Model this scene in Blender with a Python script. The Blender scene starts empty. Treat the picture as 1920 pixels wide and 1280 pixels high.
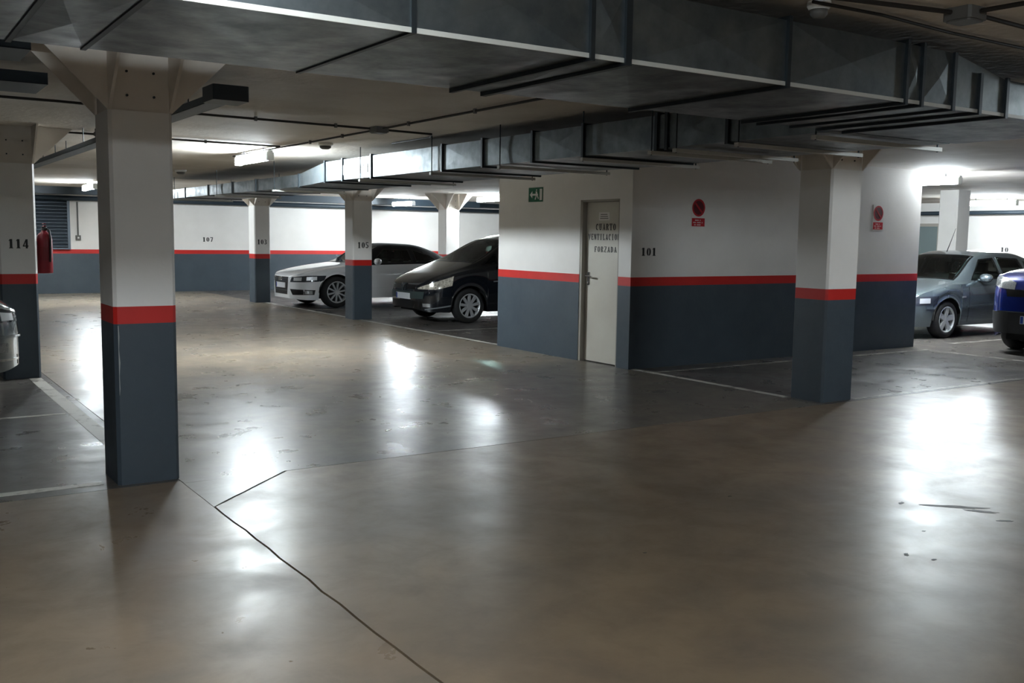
import bpy, bmesh, math, random
from mathutils import Vector, Matrix
from mathutils.bvhtree import BVHTree
random.seed(7)
SC = bpy.context.scene
COL = SC.collection
PI = math.pi

# ------------------------------------------------------------------ camera
def setup_camera():
    yaw, pit, rol = math.radians(33.55), math.radians(6.02), math.radians(0.82)
    f = Vector((math.sin(yaw)*math.cos(pit), math.cos(yaw)*math.cos(pit), -math.sin(pit)))
    r = Vector((math.cos(yaw), -math.sin(yaw), 0))
    u = r.cross(f)
    c, s = math.cos(rol), math.sin(rol)
    r2, u2 = r*c + u*s, u*c - r*s
    cam = bpy.data.cameras.new('camera')
    cam.sensor_fit = 'HORIZONTAL'; cam.sensor_width = 36.0
    cam.lens = 36.0*1848/1920
    cam.clip_start = 0.05; cam.clip_end = 200
    o = bpy.data.objects.new('camera', cam); COL.objects.link(o)
    m = Matrix((r2, u2, -f)).transposed().to_4x4()
    m.translation = Vector((0, 0, 1.55))
    o.matrix_world = m
    SC.camera = o
setup_camera()

# ------------------------------------------------------------------ world + exposure
world = bpy.data.worlds.new('world'); SC.world = world
world.use_nodes = True
world.node_tree.nodes['Background'].inputs[0].default_value = (0, 0, 0, 1)
world.node_tree.nodes['Background'].inputs[1].default_value = 0.0
SC.view_settings.view_transform = 'Standard'
SC.view_settings.look = 'None'
SC.view_settings.gamma = 1.0
SC.view_settings.use_curve_mapping = False
SC.view_settings.exposure = 2.15
LAMP_STRENGTH = 92.0
LAMP_COLOR = (0.84, 0.94, 1.0)

# ------------------------------------------------------------------ materials
def srgb(r, g, b):
    f = lambda v: (v/255/12.92 if v/255 <= 0.04045 else ((v/255+0.055)/1.055)**2.4)
    return (f(r), f(g), f(b), 1)
MATS = {}
def mat(name, col, rough=0.6, metal=0.0, noise=None, bump=None, coat=0.0, rvar=None, spec=0.5):
    """noise=(scale, amount, second colour), bump=(scale, strength)"""
    if name in MATS: return MATS[name]
    m = bpy.data.materials.new(name); m.use_nodes = True
    nt = m.node_tree; b = nt.nodes['Principled BSDF']
    b.inputs['Base Color'].default_value = col
    b.inputs['Roughness'].default_value = rough
    b.inputs['Metallic'].default_value = metal
    b.inputs['Specular IOR Level'].default_value = spec
    b.inputs['Coat Weight'].default_value = coat
    tc = nt.nodes.new('ShaderNodeTexCoord')
    if noise:
        n = nt.nodes.new('ShaderNodeTexNoise'); n.inputs['Scale'].default_value = noise[0]
        n.inputs['Detail'].default_value = 6; n.inputs['Roughness'].default_value = 0.6
        nt.links.new(tc.outputs['Object'], n.inputs['Vector'])
        r = nt.nodes.new('ShaderNodeValToRGB')
        r.color_ramp.elements[0].position = 0.5-noise[1]; r.color_ramp.elements[1].position = 0.5+noise[1]
        r.color_ramp.elements[0].color = col; r.color_ramp.elements[1].color = noise[2]
        nt.links.new(n.outputs['Fac'], r.inputs['Fac'])
        nt.links.new(r.outputs['Color'], b.inputs['Base Color'])
        if rvar:
            mr = nt.nodes.new('ShaderNodeMapRange')
            mr.inputs['From Min'].default_value = 0.3; mr.inputs['From Max'].default_value = 0.7
            mr.inputs['To Min'].default_value = rvar[0]; mr.inputs['To Max'].default_value = rvar[1]
            nt.links.new(n.outputs['Fac'], mr.inputs['Value'])
            nt.links.new(mr.outputs['Result'], b.inputs['Roughness'])
    if bump:
        n2 = nt.nodes.new('ShaderNodeTexNoise'); n2.inputs['Scale'].default_value = bump[0]
        n2.inputs['Detail'].default_value = 5
        nt.links.new(tc.outputs['Object'], n2.inputs['Vector'])
        bp = nt.nodes.new('ShaderNodeBump'); bp.inputs['Strength'].default_value = bump[1]
        bp.inputs['Distance'].default_value = 0.01
        nt.links.new(n2.outputs['Fac'], bp.inputs['Height'])
        nt.links.new(bp.outputs['Normal'], b.inputs['Normal'])
    MATS[name] = m
    return m

def concrete(name, base, light, dark, stain, rlo, rhi, scale=0.55, near_tone=None):
    m = bpy.data.materials.new(name); m.use_nodes = True
    nt = m.node_tree; L = nt.links; b = nt.nodes['Principled BSDF']
    geo = nt.nodes.new('ShaderNodeNewGeometry')
    def noise(s, d=6, r=0.6, dist=0.0):
        n = nt.nodes.new('ShaderNodeTexNoise'); n.inputs['Scale'].default_value = s
        n.inputs['Detail'].default_value = d; n.inputs['Roughness'].default_value = r
        n.inputs['Distortion'].default_value = dist
        L.new(geo.outputs['Position'], n.inputs['Vector']); return n
    def ramp(src, p0, p1, c0=(0,0,0,1), c1=(1,1,1,1)):
        r = nt.nodes.new('ShaderNodeValToRGB')
        r.color_ramp.elements[0].position = p0; r.color_ramp.elements[1].position = p1
        r.color_ramp.elements[0].color = c0; r.color_ramp.elements[1].color = c1
        L.new(src, r.inputs['Fac']); return r
    def mix(fac, a, c):
        x = nt.nodes.new('ShaderNodeMix'); x.data_type = 'RGBA'
        L.new(fac, x.inputs['Factor'])
        for sock, v in ((x.inputs[6], a), (x.inputs[7], c)):
            if isinstance(v, tuple): sock.default_value = v
            else: L.new(v, sock)
        return x
    n1 = noise(scale, 7, 0.62, 0.6)
    n2 = noise(2.6, 6, 0.65, 0.3)
    n3 = noise(scale*0.8+0.2, 4, 0.55, 1.4)
    n4 = noise(38, 3, 0.7)
    r1 = ramp(n1.outputs['Fac'], 0.34, 0.68, base, light)
    f2 = ramp(n2.outputs['Fac'], 0.42, 0.85)
    m1 = mix(f2.outputs['Color'], r1.outputs['Color'], dark)
    f3 = ramp(n3.outputs['Fac'], 0.45, 0.85)
    m2 = mix(f3.outputs['Color'], m1.outputs[2], stain)
    f4 = ramp(n4.outputs['Fac'], 0.73, 1.0)
    m3 = mix(f4.outputs['Color'], m2.outputs[2], dark)
    if near_tone:      # darker tone towards low y with a ragged border, full colour beyond
        y0, y1, tone = near_tone
        sep = nt.nodes.new('ShaderNodeSeparateXYZ'); L.new(geo.outputs['Position'], sep.inputs[0])
        nw = noise(0.55, 5, 0.6, 0.5)
        ma = nt.nodes.new('ShaderNodeMath'); ma.operation = 'MULTIPLY_ADD'
        L.new(nw.outputs['Fac'], ma.inputs[0]); ma.inputs[1].default_value = 7.0; L.new(sep.outputs['Y'], ma.inputs[2])
        ms = nt.nodes.new('ShaderNodeMapRange'); ms.interpolation_type = 'SMOOTHSTEP'
        L.new(ma.outputs[0], ms.inputs['Value'])
        ms.inputs['From Min'].default_value = y0+3.5; ms.inputs['From Max'].default_value = y1+3.5
        ml = nt.nodes.new('ShaderNodeMix'); ml.data_type = 'RGBA'; ml.blend_type = 'MULTIPLY'
        ml.inputs['Factor'].default_value = 1.0; L.new(m3.outputs[2], ml.inputs[6]); ml.inputs[7].default_value = tone
        m4 = mix(ms.outputs['Result'], ml.outputs[2], m3.outputs[2])
        L.new(m4.outputs[2], b.inputs['Base Color'])
    else: L.new(m3.outputs[2], b.inputs['Base Color'])
    mr = nt.nodes.new('ShaderNodeMapRange')
    mr.inputs['From Min'].default_value = 0.32; mr.inputs['From Max'].default_value = 0.68
    mr.inputs['To Min'].default_value = rlo; mr.inputs['To Max'].default_value = rhi
    L.new(n2.outputs['Fac'], mr.inputs['Value']); L.new(mr.outputs['Result'], b.inputs['Roughness'])
    bp = nt.nodes.new('ShaderNodeBump'); bp.inputs['Strength'].default_value = 0.05; bp.inputs['Distance'].default_value = 0.01
    n5 = noise(9, 5, 0.6)
    L.new(n5.outputs['Fac'], bp.inputs['Height']); L.new(bp.outputs['Normal'], b.inputs['Normal'])
    b.inputs['Specular IOR Level'].default_value = 0.5
    return m

def worn_paint(name, col, under, thr=0.55):
    m = bpy.data.materials.new(name); m.use_nodes = True
    nt = m.node_tree; L = nt.links; b = nt.nodes['Principled BSDF']
    geo = nt.nodes.new('ShaderNodeNewGeometry')
    n = nt.nodes.new('ShaderNodeTexNoise'); n.inputs['Scale'].default_value = 5.0; n.inputs['Detail'].default_value = 8
    n.inputs['Roughness'].default_value = 0.7
    L.new(geo.outputs['Position'], n.inputs['Vector'])
    r = nt.nodes.new('ShaderNodeValToRGB')
    r.color_ramp.elements[0].position = thr-0.05; r.color_ramp.elements[1].position = thr+0.06
    r.color_ramp.elements[0].color = col; r.color_ramp.elements[1].color = under
    L.new(n.outputs['Fac'], r.inputs['Fac']); L.new(r.outputs['Color'], b.inputs['Base Color'])
    b.inputs['Roughness'].default_value = 0.4
    return m

def emis(name, col, strength):
    m = bpy.data.materials.new(name); m.use_nodes = True
    nt = m.node_tree; nt.nodes.remove(nt.nodes['Principled BSDF'])
    e = nt.nodes.new('ShaderNodeEmission'); e.inputs[0].default_value = (*col, 1); e.inputs[1].default_value = strength
    nt.links.new(e.outputs[0], nt.nodes['Material Output'].inputs[0])
    return m

def car_glass(name, tint):
    m = bpy.data.materials.new(name); m.use_nodes = True
    nt = m.node_tree; nt.nodes.remove(nt.nodes['Principled BSDF'])
    t = nt.nodes.new('ShaderNodeBsdfTransparent'); t.inputs[0].default_value = tint
    g = nt.nodes.new('ShaderNodeBsdfGlossy'); g.inputs['Roughness'].default_value = 0.03
    fr = nt.nodes.new('ShaderNodeFresnel'); fr.inputs[0].default_value = 1.5
    mx = nt.nodes.new('ShaderNodeMixShader')
    nt.links.new(fr.outputs[0], mx.inputs[0]); nt.links.new(t.outputs[0], mx.inputs[1]); nt.links.new(g.outputs[0], mx.inputs[2])
    nt.links.new(mx.outputs[0], nt.nodes['Material Output'].inputs[0])
    return m

WHITE = mat('white_wall_paint', srgb(233, 230, 226), 0.62, noise=(1.3, 0.22, srgb(222, 219, 214)), bump=(45, 0.12))
RED = mat('red_stripe_paint', srgb(196, 34, 26), 0.5, noise=(4, 0.2, srgb(184, 30, 24)), bump=(45, 0.1))
GREY = mat('slate_grey_paint', srgb(64, 75, 84), 0.46, noise=(2.2, 0.25, srgb(55, 65, 74)), bump=(30, 0.15), rvar=(0.42, 0.6))
CEIL = mat('ceiling_render', srgb(216, 208, 197), 0.85, noise=(0.6, 0.07, srgb(198, 188, 174)), bump=(16, 0.55))
CAPM = mat('capital_paint', srgb(222, 215, 206), 0.6, noise=(3, 0.2, srgb(212, 203, 192)), bump=(40, 0.1))
DOORM = mat('door_cream_paint', srgb(206, 202, 190), 0.45, noise=(2, 0.2, srgb(196, 190, 178)))
FRAMEM = mat('door_frame_paint', srgb(160, 154, 144), 0.5)
GALV = mat('galvanised_steel', srgb(128, 135, 138), 0.40, 0.92, noise=(7, 0.16, srgb(100, 108, 112)), rvar=(0.30, 0.46), bump=(6, 0.06))
GALVD = mat('duct_flange_steel', srgb(62, 68, 72), 0.45, 0.85)
RAIL = mat('support_rail_zinc', srgb(196, 196, 190), 0.5, 0.15)
TRAY = mat('cable_tray_dark', srgb(52, 66, 78), 0.45, 0.4)
PIPE = mat('dark_pipe_paint', srgb(40, 52, 62), 0.5)
BLACK = mat('black_paint', srgb(18, 18, 18), 0.55)
PAINTBLK = mat('stencil_black_paint', srgb(26, 25, 25), 0.6, noise=(30, 0.2, srgb(44, 42, 40)))
CABLE = mat('cable_black', srgb(34, 30, 27), 0.6)
DARKBOX = mat('junction_box_grey', srgb(96, 94, 90), 0.55)
PVCW = mat('white_plastic', srgb(222, 222, 218), 0.4)
CHROME = mat('chrome', srgb(210, 212, 214), 0.15, 1.0)
SIGNG = mat('exit_green', srgb(14, 92, 60), 0.4)
SIGNW = mat('sign_white', srgb(226, 222, 218), 0.45)
SIGNR = mat('sign_red', srgb(186, 28, 40), 0.4)
SIGND = mat('sign_dark_red', srgb(92, 18, 30), 0.4)
FLOOR_NEAR = concrete('concrete_brown', srgb(120, 103, 84), srgb(139, 120, 98), srgb(98, 84, 69), srgb(103, 91, 78), 0.29, 0.42)
FLOOR_LEFT = concrete('concrete_left', srgb(120, 104, 87), srgb(140, 122, 102), srgb(95, 84, 71), srgb(103, 93, 82), 0.26, 0.44, 0.7)
FLOOR_LANE = concrete('concrete_lane', srgb(128, 119, 107), srgb(160, 145, 122), srgb(112, 104, 95), srgb(112, 106, 100), 0.25, 0.37, 0.45, near_tone=(8.6, 11.6, (0.50, 0.52, 0.55, 1)))
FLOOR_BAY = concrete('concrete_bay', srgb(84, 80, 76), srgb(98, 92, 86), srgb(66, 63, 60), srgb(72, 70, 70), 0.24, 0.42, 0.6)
JOINT = mat('joint_filler', srgb(52, 48, 44), 0.8)
LINE = worn_paint('white_line_paint', srgb(196, 193, 184), srgb(120, 113, 104), 0.56)
LINEW = worn_paint('white_line_worn', srgb(170, 167, 160), srgb(96, 92, 87), 0.5)
TUBE = emis('tube_glow', LAMP_COLOR, LAMP_STRENGTH)
TUBE_DIM = emis('tube_glow_dim', LAMP_COLOR, LAMP_STRENGTH*0.36)  # dimmer glow, set to balance camera-side lamps against the lane lamps

# ------------------------------------------------------------------ mesh builder
class MB:
    def __init__(s): s.v = []; s.f = []; s.sm = False
    def add(s, verts, faces):
        n = len(s.v); s.v += [tuple(v) for v in verts]; s.f += [tuple(i+n for i in f) for f in faces]; return s
    def box(s, x0, x1, y0, y1, z0, z1, c=0.0):
        if c <= 0:
            return s.add([(x0,y0,z0),(x1,y0,z0),(x1,y1,z0),(x0,y1,z0),(x0,y0,z1),(x1,y0,z1),(x1,y1,z1),(x0,y1,z1)],
                  [(0,3,2,1),(4,5,6,7),(0,1,5,4),(1,2,6,5),(2,3,7,6),(3,0,4,7)])
        p = [(x0+c,y0),(x1-c,y0),(x1,y0+c),(x1,y1-c),(x1-c,y1),(x0+c,y1),(x0,y1-c),(x0,y0+c)]
        return s.prism(p, z0, z1)
    def prism(s, poly, z0, z1, M=None):
        n = len(poly)
        vs = [Vector((p[0],p[1],z0)) for p in poly] + [Vector((p[0],p[1],z1)) for p in poly]
        if M: vs = [M @ v for v in vs]
        return s.add(vs, [tuple(reversed(range(n))), tuple(range(n,2*n))] + [(i,(i+1)%n,n+(i+1)%n,n+i) for i in range(n)])
    def tube(s, pts, r, n=8, caps=True):
        pts = [Vector(p) for p in pts]; rings = []
        prev = None
        for i, p in enumerate(pts):
            t = (pts[min(i+1,len(pts)-1)] - pts[max(i-1,0)]).normalized()
            a = Vector((0,0,1)) if abs(t.z) < 0.9 else Vector((1,0,0))
            if prev is not None: a = prev
            b = t.cross(a).normalized(); a = b.cross(t).normalized(); prev = a
            rr = r[i] if isinstance(r, (list,tuple)) else r
            rings.append([p + (a*math.cos(2*PI*k/n) + b*math.sin(2*PI*k/n))*rr for k in range(n)])
        vs = [v for g in rings for v in g]; fs = []
        for i in range(len(rings)-1):
            for k in range(n):
                fs.append((i*n+k, i*n+(k+1)%n, (i+1)*n+(k+1)%n, (i+1)*n+k))
        if caps: fs += [tuple(range(n)), tuple(reversed(range((len(rings)-1)*n, len(rings)*n)))]
        return s.add(vs, fs)
    def lathe(s, prof, n=24, M=None, close=False):
        """prof: (r, h) about local z"""
        vs = []; fs = []
        for r, h in prof:
            for k in range(n):
                a = 2*PI*k/n; v = Vector((r*math.cos(a), r*math.sin(a), h)); vs.append(M @ v if M else v)
        m = len(prof)
        for i in range(m if close else m-1):
            j = (i+1) % m
            for k in range(n):
                fs.append((i*n+k, i*n+(k+1)%n, j*n+(k+1)%n, j*n+k))
        if not close:
            if prof[0][0] > 1e-5: fs.append(tuple(reversed(range(n))))
            if prof[-1][0] > 1e-5: fs.append(tuple(range((m-1)*n, m*n)))
        return s.add(vs, fs)
    def mesh(s, name):
        me = bpy.data.meshes.new(name); me.from_pydata(s.v, [], s.f); me.validate()
        bm = bmesh.new(); bm.from_mesh(me); bmesh.ops.recalc_face_normals(bm, faces=bm.faces); bm.to_mesh(me); bm.free()
        if s.sm:
            for p in me.polygons: p.use_smooth = True
        return me
    def build(s, name, material, parent=None, smooth=False, **tags):
        s.sm = smooth
        return link(name, s.mesh(name), material, parent, **tags)

def tag(o, label=None, cat=None, group=None, kind=None):
    if label: o['label'] = label
    if cat: o['category'] = cat
    if group: o['group'] = group
    if kind: o['kind'] = kind
    return o
def link(name, me, material, parent=None, bevel=0, **tags):
    if material and not me.materials: me.materials.append(material)
    o = bpy.data.objects.new(name, me); COL.objects.link(o)
    if parent: o.parent = parent
    if bevel:
        b = o.modifiers.new('bevel', 'BEVEL'); b.width = bevel; b.segments = 2; b.limit_method = 'ANGLE'
    return tag(o, **tags)
def empty(name, loc=(0,0,0), rz=0, **tags):
    o = bpy.data.objects.new(name, None); COL.objects.link(o)
    o.location = loc; o.rotation_euler = (0,0,rz); o.empty_display_size = 0.2
    return tag(o, **tags)
def copy_tree(o, parent=None):
    c = o.copy(); COL.objects.link(c); c.parent = parent
    for ch in o.children: copy_tree(ch, c)
    return c

# ------------------------------------------------------------------ stencil lettering
def R(x0, y0, x1, y1): return [(x0,y0),(x1,y0),(x1,y1),(x0,y1)]
def ARC(cx, cy, rx, ry, ix, iy, a0, a1, n=7):
    o = [(cx+rx*math.cos(math.radians(a0+(a1-a0)*i/n)), cy+ry*math.sin(math.radians(a0+(a1-a0)*i/n))) for i in range(n+1)]
    q = [(cx+ix*math.cos(math.radians(a1-(a1-a0)*i/n)), cy+iy*math.sin(math.radians(a1-(a1-a0)*i/n))) for i in range(n+1)]
    return ('strip', o, list(reversed(q)))
GL = {
 '1': [R(1.1,.5,2.9,6), R(.6,0,3.4,.5), [(0.5,4.6),(1.3,5.2),(1.3,6),(.5,5.1)]],
 '0': [ARC(1.85,3,1.85,3,.3,2.2,95,265), ARC(2.15,3,1.85,3,.3,2.2,-85,85)],
 '3': [ARC(1.7,4.45,1.8,1.55,.5,.85,-80,150), ARC(1.7,1.6,2.1,1.6,.7,.9,-150,80), R(1.2,2.85,2.0,3.4)],
 '4': [R(2.0,0,3.5,6), [(0,1.6),(.9,1.6),(2.1,4.4),(2.1,6)], R(0,1.2,2.0,1.9), R(3.5,1.2,4,1.9)],
 '5': [R(.4,3.2,1.3,6), R(1.4,5.2,3.7,6), ARC(1.7,1.9,2.1,1.9,.8,1.1,-150,95)],
 '7': [R(.2,5.1,3.8,6), [(1.0,0),(2.3,0),(3.8,5.0),(2.8,5.0)]],
 'C': [ARC(2.2,3,2.0,3,.8,2.3,60,180), ARC(2.2,3,2.0,3,.8,2.3,184,300), R(3.1,3.9,3.6,5.6)],
 'U': [R(.4,1.6,1.5,6), R(2.7,1.6,3.5,6), ARC(1.95,1.6,1.55,1.6,.6,.9,184,356), R(0,5.6,1.9,6), R(2.3,5.6,3.9,6)],
 'A': [[(.2,0),(1.0,0),(2.1,5),(1.8,6)], [(2.6,0),(4.0,0),(2.4,6),(2.0,6)], R(1.1,1.5,2.3,2.1), R(0,0,1.4,.4)],
 'R': [R(.4,0,1.6,6), ARC(1.9,4.4,1.6,1.6,.6,1.0,-88,88), [(2.0,2.7),(2.8,2.7),(3.9,0),(2.8,0)], R(0,0,2.0,.4)],
 'T': [R(1.4,0,2.6,5.1), R(0,5.3,4,6), R(0,4.3,.5,5.3), R(3.5,4.3,4,5.3), R(.9,0,3.1,.4)],
 'O': [ARC(1.85,3,1.75,3,.6,2.3,95,265), ARC(2.15,3,1.75,3,.6,2.3,-85,85)],
 'V': [[(0,6),(1.3,6),(2.3,1.4),(2.0,0)], [(2.2,0),(2.5,1.4),(4,6),(3.1,6)]],
 'E': [R(.4,0,1.6,6), R(1.8,5.4,3.7,6), R(1.8,2.8,3.0,3.4), R(1.8,0,3.7,.6), R(3.3,4.6,3.7,5.4), R(3.3,.6,3.7,1.4)],
 'N': [R(.3,0,1.0,6), [(.6,6),(1.7,6),(3.5,0),(2.6,0)], R(3.0,.6,3.7,6)],
 'I': [R(1.4,0,2.6,6), R(.8,0,3.2,.4), R(.8,5.6,3.2,6)],
 'L': [R(.6,0,1.8,6), R(2.0,0,3.8,.7), R(3.3,.7,3.8,1.9), R(.1,5.6,2.3,6)],
 'F': [R(.5,0,1.7,6), R(1.9,5.3,3.8,6), R(1.9,2.7,3.0,3.3), R(3.3,4.4,3.8,5.3), R(.1,0,2.1,.4)],
 'Z': [R(.2,5.3,3.8,6), [(0.2,.7),(1.4,.7),(3.8,5.2),(2.6,5.2)], R(.2,0,3.8,.6)],
 'D': [R(.4,0,1.6,6), ARC(1.8,3,2.0,3,.8,2.3,-88,88)],
}
def stencil(text, w, h, origin, ux, uz, nrm, name, parent, material=None):
    """text of width w and height h; origin = lower left; ux/uz directions in the plane; nrm outwards"""
    n = len(text); pitch = w/(n*4.0 + (n-1)*1.1)
    O, U, Z, N = Vector(origin), Vector(ux), Vector(uz), Vector(nrm)
    mb = MB(); t = 0.0015
    def P(x, y, d): return O + U*(x*pitch) + Z*(y*h/6) + N*d
    for i, ch in enumerate(text):
        if ch == ' ': continue
        x0 = i*5.1
        for g in GL[ch]:
            if isinstance(g, tuple):
                _, a, b = g
                for k in range(len(a)-1):
                    q = [a[k], a[k+1], b[k+1], b[k]]
                    mb.add([P(x0+x, y, d) for d in (0.0, t) for x, y in q],
                           [(4,5,6,7),(0,1,5,4),(1,2,6,5),(2,3,7,6),(3,0,4,7)])
            else:
                m = len(g)
                mb.add([P(x0+x, y, d) for d in (0.0, t) for x, y in g],
                       [tuple(range(m,2*m))] + [(k,(k+1)%m,m+(k+1)%m,m+k) for k in range(m)])
    return mb.build(name, material or PAINTBLK, parent)

# ================================================================== STRUCTURE
ZC = 2.62
X0, X1, Y0, Y1 = -6.0, 24.0, -5.0, 26.7
REDB, REDT = 0.995, 1.10

# ---- floor: a base with separate slabs, the joints are real gaps
floor = MB().box(X0-.2, X1+.2, Y0-.2, Y1+.2, -0.30, -0.05).build('floor', JOINT, kind='structure')
def rag(a, b, n, amp):
    out = []
    for i in range(n+1):
        t = i/n; p = Vector(a).lerp(Vector(b), t)
        d = (Vector(b)-Vector(a)).normalized(); q = Vector((-d.y, d.x))
        k = 0 if i in (0, n) else random.uniform(-amp, amp)
        out.append((p.x+q.x*k, p.y+q.y*k))
    return out
G = 0.006
def slab(poly, material):
    mb = MB(); mb.prism(poly, -0.05, 0.0)
    return mb.build('slab', material, floor)
XJ, YJ = 1.63, 6.13
crack = rag((XJ, Y0), (XJ, 5.5), 60, 0.006)
diag = rag((XJ, 5.5), (2.29, YJ), 8, 0.004)
# near right slab
slab([(p[0]+G, p[1]) for p in crack] + [(p[0]+G, p[1]-G) for p in diag[1:]] + [(7.7, YJ-G), (7.7, Y0)], FLOOR_NEAR)
slab([(7.7+G*.3, Y0), (7.7+G*.3, YJ-G), (X1, YJ-G), (X1, Y0)], FLOOR_NEAR)
# near left slab
slab([(X0, Y0)] + [(p[0]-G, p[1]) for p in crack] + [(XJ-G, 6.20), (X0, 6.20)], FLOOR_LEFT)
# wedge between crack, diagonal and lane
slab([(XJ-G*.3, 5.5+G)] + [(p[0]-G, p[1]+G) for p in diag[1:]] + [(XJ-G*.3, YJ+.0)], FLOOR_LANE)
# lane and bays
slab([(XJ, YJ+G*.5), (7.62, YJ+G*.5), (7.62, 14.2), (XJ, 14.2)], FLOOR_LANE)
slab([(XJ, 14.2+G), (7.62, 14.2+G), (7.62, Y1), (XJ, Y1)], FLOOR_LANE)
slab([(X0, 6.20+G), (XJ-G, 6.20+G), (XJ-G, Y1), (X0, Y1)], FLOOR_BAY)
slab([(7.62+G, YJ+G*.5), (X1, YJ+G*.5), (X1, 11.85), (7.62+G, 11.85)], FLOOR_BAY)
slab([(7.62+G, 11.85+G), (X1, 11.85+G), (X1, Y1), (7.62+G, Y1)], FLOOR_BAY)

def line(x0, x1, y0, y1, m=LINE):
    return MB().box(x0, x1, y0, y1, 0.0, 0.002).build('painted_line', m, floor)
line(7.66, 7.74, 6.62, 9.0); line(7.66, 7.74, 11.9, 16.7); line(7.66, 7.74, 17.2, 21.75)
line(8.2, 13.2, 6.18, 6.24, LINEW); line(13.2, 23.5, 6.18, 6.24, LINEW)
line(1.44, 1.56, 6.75, 11.36); line(1.44, 1.56, 11.85, 24.5)
line(-5.5, 1.42, 9.0, 9.055, LINE); line(-5.5, 1.2, 6.34, 6.42, LINE)
line(7.75, 13.1, 8.60, 8.66, LINEW)
line(12.95, 13.02, 6.3, 8.55, LINEW); line(14.2, 19.0, 8.95, 9.02, LINEW)
line(14.2, 19.0, 11.3, 11.37, LINEW)
line(7.9, 13.0, 14.15, 14.22, LINEW); line(8.0, 13.0, 16.95, 17.02, LINEW); line(7.9, 13.0, 19.25, 19.32, LINEW)
line(1.7, 7.4, 24.3, 24.38, LINEW)

# ---- ceiling
ceiling = MB().box(X0-.2, X1+.2, Y0-.2, Y1+.2, ZC, ZC+.3).build('ceiling', CEIL, kind='structure')

# ---- walls with painted bands
def banded_wall(name, x0, x1, y0, y1, sides, z1=ZC):
    w = MB().box(x0, x1, y0, y1, 0, z1).build(name, WHITE, kind='structure')
    bands(w, x0, x1, y0, y1, sides)
    return w
def bands(w, x0, x1, y0, y1, sides):
    t = 0.003
    for nm, a, b, m in (('red_stripe', REDB, REDT, RED), ('grey_dado', 0, REDB, GREY)):
        mb = MB()
        if '-y' in sides: mb.box(x0, x1, y0-t, y0, a, b)
        if '+y' in sides: mb.box(x0, x1, y1, y1+t, a, b)
        if '-x' in sides: mb.box(x0-t, x0, y0, y1, a, b)
        if '+x' in sides: mb.box(x1, x1+t, y0, y1, a, b)
        mb.build(nm, m, w)
wall_far = banded_wall('wall_far', X0, X1, Y1, Y1+.2, ('-y',))
wall_right = banded_wall('wall_right', X1, X1+.2, Y0, Y1, ('-x',))
wall_left = banded_wall('wall_left', X0-.2, X0, Y0, Y1, ('+x',))
wall_back = banded_wall('wall_back', X0, X1, Y0-.2, Y0, ('+y',))

# ventilation room block
KX0, KX1, KY0, KY1 = 7.62, 13.2, 8.97, 11.87
DY0, DY1, DZ = 9.20, 9.97, 2.03
kf = banded_wall('wall_room_front', KX0+.16, KX1, KY0, KY0+.16, ('-y',))
kr = banded_wall('wall_room_right', KX1-.16, KX1, KY0+.16, KY1, ('+x',))
kb = banded_wall('wall_room_back', KX0+.16, KX1-.16, KY1-.16, KY1, ('+y',))
mb = MB().box(KX0, KX0+.16, KY0, DY0, 0, ZC).box(KX0, KX0+.16, DY1, KY1, 0, ZC).box(KX0, KX0+.16, DY0, DY1, DZ, ZC)
kl = mb.build('wall_room_left', WHITE, kind='structure')
t = 0.003
for nm, a, b, m in (('red_stripe', REDB, REDT, RED), ('grey_dado', 0, REDB, GREY)):
    q = MB().box(KX0-t, KX0, KY0-t, DY0, a, b).box(KX0-t, KX0, DY1, KY1, a, b).box(KX0, KX0+.16, KY0-t, KY0, a, b)
    q.build(nm, m, kl)

# the door with its lettering
door = MB().box(KX0+.07, KX0+.11, DY0+.03, DY1-.045, 0.012, DZ-.03).build('door_1', DOORM, kind='structure')
door['label'] = 'cream metal door lettered CUARTO VENTILACION FORZADA'
f = MB()
f.box(KX0+.005, KX0+.13, DY1-.04, DY1, 0, DZ); f.box(KX0+.005, KX0+.13, DY0, DY0+.025, 0, DZ)
f.box(KX0+.005, KX0+.13, DY0, DY1, DZ-.025, DZ)
f.build('door_frame', FRAMEM, door)
hd = MB()
hd.box(KX0+.058, KX0+.07, DY1-.125, DY1-.085, 0.97, 1.13, .004)
hd.tube([(KX0+.06, DY1-.105, 1.085), (KX0+.015, DY1-.105, 1.085), (KX0+.012, DY1-.12, 1.083), (KX0+.012, DY1-.24, 1.078)], 0.011, 10)
hd.lathe([(0.0,0),(0.012,0),(0.012,.012),(0,.014)], 12, Matrix.Translation((KX0+.058, DY1-.105, 1.0)) @ Matrix.Rotation(-PI/2, 4, 'Y'))
hd.build('handle', CHROME, door)
DX = KX0+.0695
for txt, ya, yb, za, zb in (('CUARTO', 9.74, 9.35, 1.655, 1.735), ('VENTILACION', 9.885, 9.27, 1.535, 1.61), ('FORZADA', 9.76, 9.325, 1.385, 1.455)):
    stencil(txt, ya-yb, zb-za, (DX, ya, za), (0,-1,0), (0,0,1), (-1,0,0), 'lettering', door)
nt_ = MB().box(DX-.003, DX, 9.47, 9.68, 1.775, 1.875).build('notice', SIGNW, door)
q = MB()
for k in range(3): q.box(DX-.0042, DX-.003, 9.495+.01*k, 9.655-.005*k, 1.795+.024*k, 1.805+.024*k)
q.build('notice_print', mat('notice_ink', srgb(120, 118, 112), .6), nt_)

# painted bay numbers on walls
stencil('101', .235, .095, (7.775, KY0, 1.355), (1,0,0), (0,0,1), (0,-1,0), 'painted_number', kf)
stencil('107', .28, .12, (7.72, Y1, 1.32), (1,0,0), (0,0,1), (0,-1,0), 'painted_number', wall_far)
stencil('10', .2, .12, (X1, 14.0, 1.36), (0,-1,0), (0,0,1), (-1,0,0), 'painted_number', wall_right)

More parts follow.
